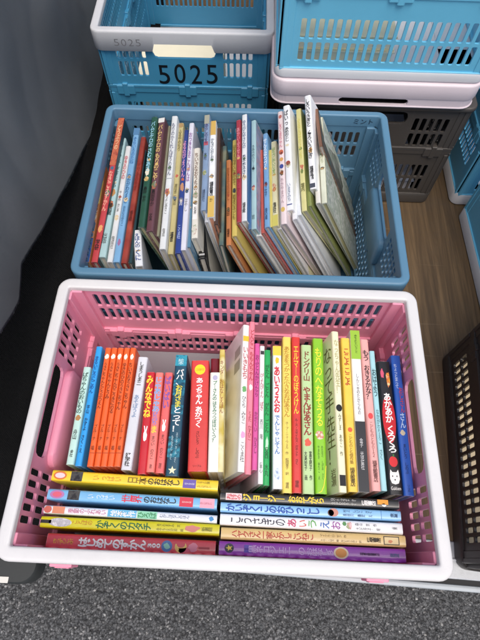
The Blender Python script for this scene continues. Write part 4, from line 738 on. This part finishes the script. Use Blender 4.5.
    ((-0.2513, 0.2531, 0.27), (-0.2582, 0.4962, 0.27), 0.0071, 0.2401, 3, '#c87a34', 'narrow ochre and white book squeezed against the left wall of the blue crate', 'books leaning in the dull blue crate',
     {'texts': [('あおくんときいろ', 0.35, 0.8, '#f4f2ee', -0.36, 0.36, 0)], 'marks': [('rect', 0, 0.25, -0.5, 0.5, '#a8682c'), ('rect', 0.28, 0.5, -0.5, 0.5, '#e4c02c'), ('rect', 0.8, 1, -0.5, 0.5, '#2a5aa0')]}),
    ((-0.2397, 0.2536, 0.27), (-0.2379, 0.5691, 0.288), 0.0119, 0.2400, 3, '#cf3034', 'tall red book with an orange head near the left wall of the blue crate', 'books leaning in the dull blue crate',
     {'side_marks': [('rect', 0, 1, 0, 1, '#1f4650', 1)], 'texts': [('どうぶつの', 0.05, 0.25, '#f0c89a', -0.3, 0.3, 0.01), ('なきごえずかん', 0.36, 0.72, '#f4b49a', -0.3, 0.3, 0.01), ('学研', 0.86, 0.93, '#1c1c1e', -0.3, 0.3, 0.02)], 'marks': [('rect', 0.0, 0.36, -0.5, 0.5, ['#b8482c', '#d86a34', '#a83a2a']), ('splash', 0.76, 0.82, -0.4, 0.4, '#f0a04a')]}),
    ((-0.2289, 0.264, 0.27), (-0.2347, 0.5361, 0.27), 0.0130, 0.2400, 3, '#a9cfcf', 'pale mint book with grey green lettering second from the left in the blue crate', 'books leaning in the dull blue crate',
     {'texts': [('おちゃのじかんにきたとら', 0.05, 0.45, '#3f5f60', -0.34, 0.34, 0.012), ('童話館', 0.58, 0.68, '#1c1c1e', -0.28, 0.28, 0.01), ('出版', 0.82, 0.9, '#444', -0.26, 0.26, 0)], 'marks': [('splash', 0.46, 0.53, -0.44, 0.44, '#c88a3c')]}),
    ((-0.2146, 0.2547, 0.27), (-0.2208, 0.5158, 0.27), 0.0098, 0.2401, 3, '#dfe0de', 'white slim book with red lettering in the blue crate', 'books leaning in the dull blue crate',
     {'texts': [('ゆきのひの', 0.05, 0.36, '#c0404a', -0.32, 0.32, 0.012), ('キーツ作 きじま', 0.42, 0.6, '#555', -0.26, 0.26, 0), ('偕成社', 0.8, 0.9, '#555', -0.26, 0.26, 0)]}),
    ((-0.2034, 0.2552, 0.27), (-0.2109, 0.5639, 0.27), 0.0117, 0.2400, 3, '#6fb0e0', 'sky blue book between the white and the rust red ones in the blue crate', 'books leaning in the dull blue crate',
     {'texts': [('そらいろのたね', 0.08, 0.3, '#3a6ea8', -0.3, 0.3, 0.01), ('なかがわりえこ', 0.38, 0.6, '#28527e', -0.3, 0.3, 0.01), ('おおむらゆりこ', 0.62, 0.76, '#28527e', -0.2, 0.2, 0)], 'marks': [('rect', 0, 0.06, -0.5, 0.5, '#4a86b8'), ('splash', 0.84, 0.9, -0.3, 0.3, '#a86a9a')]}),
    ((-0.1908, 0.2538, 0.27), (-0.1955, 0.5405, 0.27), 0.0101, 0.2401, 3, '#b23a24', 'rust red slim book left of the green one in the blue crate', 'books leaning in the dull blue crate',
     {'cover_pic': ['#b03a22', '#9a2f1c', '#bf4a2c'], 'texts': [('三びきのやぎ', 0.2, 0.5, '#7a2014', -0.3, 0.3, 0.01), ('福音館', 0.62, 0.7, '#3a120c', -0.26, 0.26, 0)]}),
    ((-0.1666, 0.2542, 0.262), (-0.18, 0.3275, 0.262), 0.0135, 0.2320, 0, '#e8ecf0', 'white book with blue lettering leaning low under the green book', 'books leaning in the dull blue crate',
     {'texts': [('えほんの', 0.1, 0.5, '#34508a', -0.36, 0.3, 0.02), ('くに', 0.55, 0.85, '#34508a', -0.36, 0.3, 0.02)]}),
    ((-0.1681, 0.3169, 0.285), (-0.1744, 0.569, 0.293), 0.0118, 0.2603, 13, '#1f5a42', 'dark green book with pale blue lettering in the blue crate', 'books leaning in the dull blue crate',
     {'page': '#c9c49a', 'texts': [('バムとケロの', 0.05, 0.3, '#9fd4e8', -0.34, 0.34, 0.015), ('さむいあさ', 0.31, 0.52, '#9fd4e8', -0.34, 0.34, 0.015), ('島田', 0.66, 0.72, '#1c1c1e', -0.26, 0.26, 0.01), ('ゆか', 0.74, 0.79, '#1c1c1e', -0.26, 0.26, 0.01)], 'marks': [('splash', 0.49, 0.57, -0.44, 0.44, '#e8e4c8')]}),
    ((-0.153, 0.3093, 0.285), (-0.1603, 0.5693, 0.291), 0.0128, 0.2593, 12, '#6f4048', 'maroon book with gold lettering right of the dark green one', 'books leaning in the dull blue crate',
     {'page': '#c9c49a', 'texts': [('バムとケロの', 0.07, 0.33, '#e0c07a', -0.34, 0.34, 0.015), ('もりのこや', 0.34, 0.58, '#e0c07a', -0.34, 0.34, 0.015), ('島田ゆか', 0.66, 0.8, '#1c1c1e', -0.26, 0.26, 0.01), ('文溪', 0.86, 0.92, '#1c1c1e', -0.24, 0.24, 0)], 'marks': [('rect', 0, 0.045, -0.5, 0.5, '#e4e2dc'), ('rect', 0.59, 0.64, -0.1, 0.2, '#e8e4dc')]}),
    ((-0.1421, 0.3121, 0.268), (-0.1496, 0.5699, 0.272), 0.0074, 0.2404, 9, '#8f8f72', 'khaki grey slim book right of the maroon one in the blue crate', 'books leaning in the dull blue crate',
     {}),
    ((-0.1282, 0.2776, 0.28), (-0.1348, 0.5677, 0.298), 0.0114, 0.2508, 6, '#dfe3e2', 'white book with a folded plastic wrap and grey lettering in the blue crate', 'books leaning in the dull blue crate',
     {'texts': [('もりのかくれんぼうのほん', 0.06, 0.48, '#5a5f7a', -0.3, 0.3, 0.01), ('すえよしあきこ', 0.6, 0.76, '#555', -0.2, 0.2, 0), ('偕成', 0.86, 0.92, '#555', -0.2, 0.2, 0)], 'marks': [('rect', 0.5, 0.505, -0.5, 0.5, '#9aa0a4')]}),
    ((-0.1156, 0.275, 0.27), (-0.124, 0.5679, 0.282), 0.0097, 0.2408, 6, '#c2b268', 'khaki yellow slim book left of the navy one in the blue crate', 'books leaning in the dull blue crate',
     {'texts': [('ふるやのもり', 0.06, 0.24, '#5a5230', -0.3, 0.3, 0.01), ('瀬田貞二 再話', 0.5, 0.66, '#5a5230', -0.26, 0.26, 0), ('福音', 0.85, 0.92, '#1c1c1e', -0.3, 0.3, 0.02)], 'marks': [('ellipse', 0, 0.04, -0.5, 0.5, '#b08a4a')]}),
    ((-0.1035, 0.2776, 0.27), (-0.1155, 0.563, 0.27), 0.0109, 0.2411, 7, '#1f3f96', 'navy blue book with pink lettering in the blue crate', 'books leaning in the dull blue crate',
     {'texts': [('よるのびょういん', 0.1, 0.42, '#d898c0', -0.3, 0.3, 0.015), ('谷川', 0.6, 0.65, '#f4f2ee', -0.24, 0.24, 0.01), ('こぐま社', 0.8, 0.9, '#b8c8ea', -0.26, 0.26, 0)], 'marks': [('splash', 0.46, 0.54, -0.42, 0.42, '#c88a5a')]}),
    ((-0.0953, 0.284, 0.27), (-0.1041, 0.5688, 0.282), 0.0098, 0.2417, 8, '#dcdcea', 'white slim book with mauve lettering right of the navy one', 'books leaning in the dull blue crate',
     {'texts': [('おつきさまこんばんは', 0.08, 0.5, '#8a5a9a', -0.34, 0.34, 0.012), ('はやし', 0.6, 0.75, '#555', -0.26, 0.26, 0)]}),
    ((-0.0891, 0.296, 0.262), (-0.1007, 0.5091, 0.262), 0.0102, 0.2341, 9, '#4a83a4', 'steel blue slim book left of the floral one in the blue crate', 'books leaning in the dull blue crate',
     {'texts': [('くものすおやぶん', 0.1, 0.55, '#1f3a4c', -0.3, 0.3, 0.01)], 'marks': [('rect', 0, 0.05, -0.5, 0.5, '#2f5a74')]}),
    ((-0.0786, 0.3108, 0.268), (-0.0907, 0.5188, 0.268), 0.0117, 0.2406, 10, '#e6e2d2', 'cream floral book with a leafy foot and a white label in the blue crate', 'books leaning in the dull blue crate',
     {'texts': [('ちいさなおうちの', 0.06, 0.5, '#6a4a3a', -0.3, 0.3, 0.01), ('石井', 0.66, 0.78, '#1c1c1e', -0.2, 0.2, 0.01)], 'marks': [('splash', 0.5, 0.6, -0.48, 0.48, ['#5a8a4a', '#c8b8a0', '#8a5a3a']), ('rect', 0.63, 0.81, -0.36, 0.36, '#f4f2ee'), ('splash', 0.84, 0.99, -0.48, 0.48, ['#5f8f4c', '#e4dccc', '#a8644a'])]}),
    ((-0.0672, 0.2993, 0.225), (-0.0771, 0.3922, 0.225), 0.0131, 0.1954, 6, '#151515', 'black book with a silver foot standing low in the blue crate', 'books leaning in the dull blue crate',
     {'texts': [('絵本', 0.35, 0.6, '#c8c8b8', -0.3, 0.3, 0.01)], 'marks': [('rect', 0.9, 0.94, -0.4, 0.4, '#b8b8b8')]}),
    ((-0.0654, 0.3536, 0.29), (-0.073, 0.5686, 0.302), 0.0102, 0.2631, 10, '#7f9cc0', 'lavender blue slim book left of the yellow and white one', 'books leaning in the dull blue crate',
     {'texts': [('あらしのよる', 0.1, 0.32, '#4a3f6a', -0.3, 0.3, 0.01), ('木村', 0.42, 0.5, '#33405a', -0.26, 0.26, 0.01), ('講談社', 0.8, 0.92, '#33405a', -0.24, 0.24, 0)], 'marks': [('rect', 0, 0.1, -0.5, 0.5, '#a8a890'), ('rect', 0.3, 0.34, -0.4, 0.4, '#c04a5a')]}),
    ((-0.0514, 0.3393, 0.29), (-0.0623, 0.567, 0.29), 0.0120, 0.2623, 9, '#f0f2f2', 'white book with a yellow head and foot in the blue crate', 'books leaning in the dull blue crate',
     {'page': '#e8a888', 'texts': [('かもさんおとおり', 0.2, 0.46, '#4a5a6a', -0.26, 0.26, 0.01), ('福音館書店', 0.66, 0.8, '#1c1c1e', -0.3, 0.3, 0.015), ('か', 0.82, 0.86, '#1c1c1e', -0.2, 0.2, 0)], 'marks': [('rect', 0, 0.16, -0.5, 0.5, '#dcae2c'), ('rect', 0.8, 1, -0.5, 0.5, '#e2b830')]}),
    ((-0.033, 0.3076, 0.255), (-0.0399, 0.54, 0.255), 0.0085, 0.2266, 8, '#6f8068', 'dull green slim book deep between the white and orange ones', 'books leaning in the dull blue crate',
     {'cover_pic': ['#6f8068', '#4f6a6a', '#8a8a6a']}),
    ((-0.0202, 0.3046, 0.26), (-0.0303, 0.4991, 0.26), 0.0095, 0.2403, 18, '#cf7a2c', 'orange slim book deep in the middle of the blue crate', 'books leaning in the dull blue crate',
     {'texts': [('おおきなかぶのはなし', 0.1, 0.5, '#7a3a10', -0.3, 0.3, 0.01), ('内田', 0.58, 0.68, '#3a1a08', -0.26, 0.26, 0.01), ('福音', 0.82, 0.92, '#3a1a08', -0.26, 0.26, 0.01)]}),
    ((-0.011, 0.318, 0.268), (-0.0204, 0.543, 0.268), 0.0100, 0.2515, 20, '#dcc23a', 'mustard yellow slim book left of the crimson one in the blue crate', 'books leaning in the dull blue crate',
     {'texts': [('はちうえはぼくにまかせて', 0.06, 0.5, '#5a4a10', -0.3, 0.3, 0.01), ('岩波の子ども', 0.58, 0.86, '#5a4a10', -0.28, 0.28, 0.01)]}),
    ((-0.0035, 0.3388, 0.28), (-0.0145, 0.5697, 0.292), 0.0100, 0.2659, 21, '#b8283c', 'crimson slim book left of the white blue lettered one in the blue crate', 'books leaning in the dull blue crate',
     {'texts': [('あかいふうせん', 0.08, 0.4, '#e89aa4', -0.3, 0.3, 0.01), ('イエラ・マリ', 0.5, 0.8, '#7a1424', -0.24, 0.24, 0)]}),
    ((0.0052, 0.3374, 0.285), (-0.0032, 0.5697, 0.305), 0.0111, 0.2728, 22, '#e4e8ea', 'white book with blue grey lettering and a blue cover, mid blue crate', 'books leaning in the dull blue crate',
     {'side_marks': [('rect', 0.0, 1, 0.0, 1, '#3a6ea8', 1)], 'texts': [('ゆうびんやさんの', 0.06, 0.34, '#5a6a8a', -0.3, 0.3, 0.012), ('ホネホネさん', 0.4, 0.62, '#44546e', -0.3, 0.3, 0.012), ('福音館', 0.84, 0.93, '#1c1c1e', -0.26, 0.26, 0.01)]}),
    ((0.0217, 0.3252, 0.28), (0.014, 0.5697, 0.292), 0.0097, 0.2695, 23, '#9fc8cc', 'pale aqua slim book with a mauve picture cover in the blue crate', 'books leaning in the dull blue crate',
     {'side_marks': [('rect', 0.01, 0.99, 0.01, 0.99, ['#8a9ac0', '#b0a4b8', '#7f94b4', '#c08a94'], 1)], 'page': '#d8dccb', 'texts': [('うみべのハリーより', 0.25, 0.5, '#2a4a50', -0.26, 0.26, 0.01), ('岩', 0.88, 0.92, '#2a4a50', -0.26, 0.26, 0)]}),
    ((0.0442, 0.3342, 0.275), (0.0374, 0.5552, 0.275), 0.0095, 0.2661, 24, '#6aa8dc', 'light blue slim book with white lettering right of the aqua one', 'books leaning in the dull blue crate',
     {'texts': [('せんろはつづく', 0.06, 0.42, '#e8f2fa', -0.34, 0.34, 0.015), ('竹下文子', 0.52, 0.72, '#1f3f66', -0.26, 0.26, 0.01), ('金の星', 0.8, 0.94, '#1f3f66', -0.26, 0.26, 0.01)]}),
    ((0.051, 0.3368, 0.272), (0.0477, 0.516, 0.272), 0.0063, 0.2635, 24, '#d8c43c', 'thin yellow book between the light blue and the cream ones', 'books leaning in the dull blue crate',
     {}),
    ((0.0588, 0.337, 0.275), (0.0535, 0.535, 0.275), 0.0111, 0.2677, 25, '#e2dca8', 'cream yellow book with green and red lettering right of the thin yellow one', 'books leaning in the dull blue crate',
     {'texts': [('はらぺこかいじゅう', 0.08, 0.42, '#7aa04a', -0.3, 0.3, 0.012), ('もり', 0.52, 0.62, '#c86a5a', -0.3, 0.3, 0.01), ('偕成社', 0.74, 0.86, '#1c1c1e', -0.26, 0.26, 0.015)], 'marks': [('rect', 0.88, 1, -0.5, 0.5, '#d8cc3c')]}),
    ((0.072, 0.3341, 0.285), (0.0627, 0.569, 0.315), 0.0108, 0.2767, 24, '#eed8d8', 'blush white book with coloured dots down its spine in the blue crate', 'books leaning in the dull blue crate',
     {'texts': [('しろくまちゃん', 0.1, 0.34, '#c8788a', -0.28, 0.28, 0.01), ('わかやまけん', 0.6, 0.84, '#8a6a7a', -0.22, 0.22, 0)], 'marks': [('ellipse', 0.36, 0.405, -0.4, 0.4, '#d8602c'), ('ellipse', 0.43, 0.465, -0.34, 0.34, '#e0a03c'), ('ellipse', 0.49, 0.53, -0.36, 0.36, '#3a4aa0'), ('ellipse', 0.55, 0.58, -0.3, 0.3, '#e07a3c'), ('ellipse', 0.86, 0.9, -0.36, 0.36, '#e0b83c'), ('splash', 0.03, 0.07, -0.36, 0.36, '#c86a5a')]}),
    ((0.0825, 0.3603, 0.29), (0.0727, 0.5685, 0.329), 0.0125, 0.2840, 25, '#f0f2f4', 'white book with black lettering and one red fruit standing above the back rim', 'books leaning in the dull blue crate',
     {'texts': [('ぱいっ', 0.05, 0.2, '#1c1c1e', -0.3, 0.3, 0.012), ('あめおとし', 0.22, 0.36, '#1c1c1e', -0.3, 0.3, 0.012), ('いまきみち', 0.76, 0.92, '#5a6a8a', -0.24, 0.24, 0)], 'marks': [('ellipse', 0.545, 0.59, -0.36, 0.36, '#c8402c'), ('rect', 0.945, 0.955, -0.4, 0.4, '#4a5a9a')]}),
    ((0.1075, 0.3609, 0.288), (0.0954, 0.5652, 0.325), 0.0103, 0.2845, 26, '#dcd47c', 'pale yellow slim book with green lettering between the two tallest white ones', 'books leaning in the dull blue crate',
     {'side_marks': [('rect', 0, 1, 0, 1, '#8a943a', 1)], 'texts': [('ぐるんぱのようち', 0.1, 0.5, '#c8c060', -0.3, 0.3, 0.01), ('堀内', 0.74, 0.82, '#4a4a1a', -0.3, 0.3, 0.01)], 'marks': [('splash', 0.6, 0.65, -0.3, 0.3, '#7a8a3a')]}),
    ((0.1213, 0.3995, 0.3), (0.1085, 0.5691, 0.351), 0.0118, 0.2975, 26, '#f2f2f4', 'tallest white book with black lettering at the back of the blue crate', 'books leaning in the dull blue crate',
     {'texts': [('しろいうさぎと', 0.04, 0.34, '#1c1c1e', -0.32, 0.32, 0.015), ('くろいうさぎ', 0.38, 0.68, '#1c1c1e', -0.32, 0.32, 0.015), ('福音館', 0.76, 0.9, '#1c1c1e', -0.28, 0.28, 0.02)], 'marks': [('rect', 0.94, 0.985, -0.42, 0.42, '#4a5060')]}),
    ((0.1419, 0.3782, 0.29), (0.1371, 0.5626, 0.31), 0.0106, 0.2822, 24, '#d9dcc0', 'pale sage book with a faded green picture cover, rightmost in the blue crate', 'books leaning in the dull blue crate',
     {'side_marks': [('rect', 0.0, 1, 0.0, 1, ['#ccd2ba', '#a8b498', '#e4e4d4', '#8f9a88'], 1), ('splash', 0.05, 0.55, 0.1, 0.6, ['#8a9a78', '#c8c4b0', '#6f8a6a'], 1)], 'page': '#d8cf9a', 'texts': [('みどりのほそいみち', 0.1, 0.55, '#9aa07a', -0.28, 0.28, 0.0)]}),
    ((0.1333, 0.4748, 0.325), (0.128, 0.5667, 0.325), 0.0067, 0.3214, 24, '#8a5a3a', 'brown slim book with a dark picture cover behind the sage one', 'books leaning in the dull blue crate',
     {'side_marks': [('rect', 0, 1, 0, 1, ['#3f5a4a', '#6a4a34', '#4a6a5a'], 1)]}),
    ((-0.1832, 0.2594, 0.262), (-0.1913, 0.5152, 0.262), 0.0065, 0.2323, 4, '#1c4248', 'dark teal slim book between the rust red and the dark green ones', 'books leaning in the dull blue crate',
     {}),
    ((0.0311, 0.3243, 0.262), (0.0243, 0.5252, 0.262), 0.0108, 0.2497, 23, '#dfe2e0', 'low white book with bright page edges right of the aqua one', 'books leaning in the dull blue crate',
     {'page': '#f4f2ec'}),
    ((0.0376, 0.3265, 0.268), (0.0308, 0.5193, 0.268), 0.0059, 0.2592, 24, '#c8503c', 'thin red edged book low between the aqua and the light blue ones', 'books leaning in the dull blue crate',
     {}),
    ((0.0664, 0.3363, 0.268), (0.0604, 0.5207, 0.268), 0.0091, 0.2585, 24, '#e4e4e2', 'low white slim book between the cream yellow and the blush ones', 'books leaning in the dull blue crate',
     {'page': '#f4f2ec'}),
    ((0.0915, 0.3494, 0.28), (0.0863, 0.5613, 0.28), 0.0092, 0.2737, 25, '#e9ebee', 'low white book tucked behind the one with the red fruit', 'books leaning in the dull blue crate',
     {'page': '#f6f4f0'}),
    ((0.0987, 0.3568, 0.282), (0.0931, 0.5594, 0.282), 0.0080, 0.2773, 25.5, '#dfe4ea', 'pale grey white book low beside the pale yellow slim one', 'books leaning in the dull blue crate',
     {'page': '#f6f4f0'}),
    ((0.1159, 0.373, 0.287), (0.1076, 0.5697, 0.297), 0.0080, 0.2840, 26, '#8a943a', 'olive green slim book low between the pale yellow and the tallest white ones', 'books leaning in the dull blue crate',
     {}),
    ((0.1311, 0.3794, 0.288), (0.1239, 0.5555, 0.31), 0.0087, 0.2838, 25.5, '#e6e2d6', 'ivory slim book low between the tallest white and the sage ones', 'books leaning in the dull blue crate',
     {'page': '#f2eede'}),
    ((0.0159, 0.3272, 0.277), (0.0073, 0.5663, 0.277), 0.0082, 0.2657, 22.5, '#3f74a8', 'medium blue slim book between the white blue lettered and the aqua ones', 'books leaning in the dull blue crate',
     {}),
    ((-0.0423, 0.3328, 0.28), (-0.0517, 0.5602, 0.28), 0.0077, 0.2532, 10, '#4c3326', 'dark brown slim book right of the white and yellow one', 'books leaning in the dull blue crate',
     {'page': '#e0a080'}),
    ((-0.0591, 0.3362, 0.28), (-0.0695, 0.5593, 0.28), 0.0066, 0.2533, 10, '#c8ccd2', 'thin silver grey book between the lavender and the yellow headed ones', 'books leaning in the dull blue crate',
     {}),
]
for bk in BOOKS: book(*bk[:8], **bk[8])

# handwritten title on the cream book's front cover



# grey board under the small books, cream books lying in the far crates
bd = bmesh.new(); box(bd, -0.246, 0.246, -0.170, 0.170, 0.0145, 0.0985, 0.002)
tag(obj('cardboard_tray', bd, mottled('grey_card', (0.34, 0.33, 0.36), 0.08, 30, 0.6)), 'plain grey tray under the upright books inside the pink crate', 'tray')
def lying_book(label, loc, rot, w_, l_, th, col, page='#f3ead2'):
    b = thing('lying_book', label, 'book', Matrix.Translation(loc) @ Matrix.Rotation(R(rot), 4, 'Z'), 'books lying in the far crates')
    bm = bmesh.new(); prism(bm, [(-w_/2, 0), (w_/2, 0), (w_/2, 0.0025), (-w_/2+0.004, 0.0025), (-w_/2+0.004, th-0.0025), (w_/2, th-0.0025), (w_/2, th), (-w_/2, th)], 0, l_)
    obj('cover', bm, mottled('cover_print', col, 0.08, 40, 0.4), b)
    bm = bmesh.new(); box(bm, -w_/2+0.0042, w_/2-0.003, 0.003, l_-0.003, 0.0027, th-0.0027)
    mt = mottled('page_edges', page, 0.12, 60, 0.8, stretch=(0.3, 0.3, 40)); obj('page_block', bm, mt, b)
pb = thing('sunlit_patch_box', 'cream box added inside the crate numbered 5025 for the sunlit patch behind its handle', 'box', Matrix.Translation((-0.165, 0.915, 0.0145)))  # added box, raised to stand in for the sunlit patch behind the handle
CREAM = mottled('cream_card', (0.88, 0.82, 0.62), 0.05, 30, 0.6)
bm = bmesh.new(); box(bm, -0.098, 0.098, -0.09, 0.09, 0, 0.150, 0.002); obj('box_body', bm, CREAM, pb)
bm = bmesh.new(); box(bm, -0.100, 0.100, -0.092, 0.092, 0.1503, 0.166, 0.002); obj('lid', bm, CREAM, pb)
lying_book('lower cream book lying flat behind the holes of the top blue crate', (0.165, 0.655, 0.3520), 0, 0.20, 0.26, 0.026, '#f4ecd4')
lying_book('upper cream book lying on another behind the holes of the top blue crate', (0.168, 0.656, 0.3785), 1, 0.19, 0.25, 0.026, '#f1e3bb')
lying_book('pale blue grey book lying inside the dark grey crate', (0.33, 0.665, 0.0145), 0, 0.16, 0.23, 0.03, '#c3cbe0', '#e8e8f0')
flush_letters()
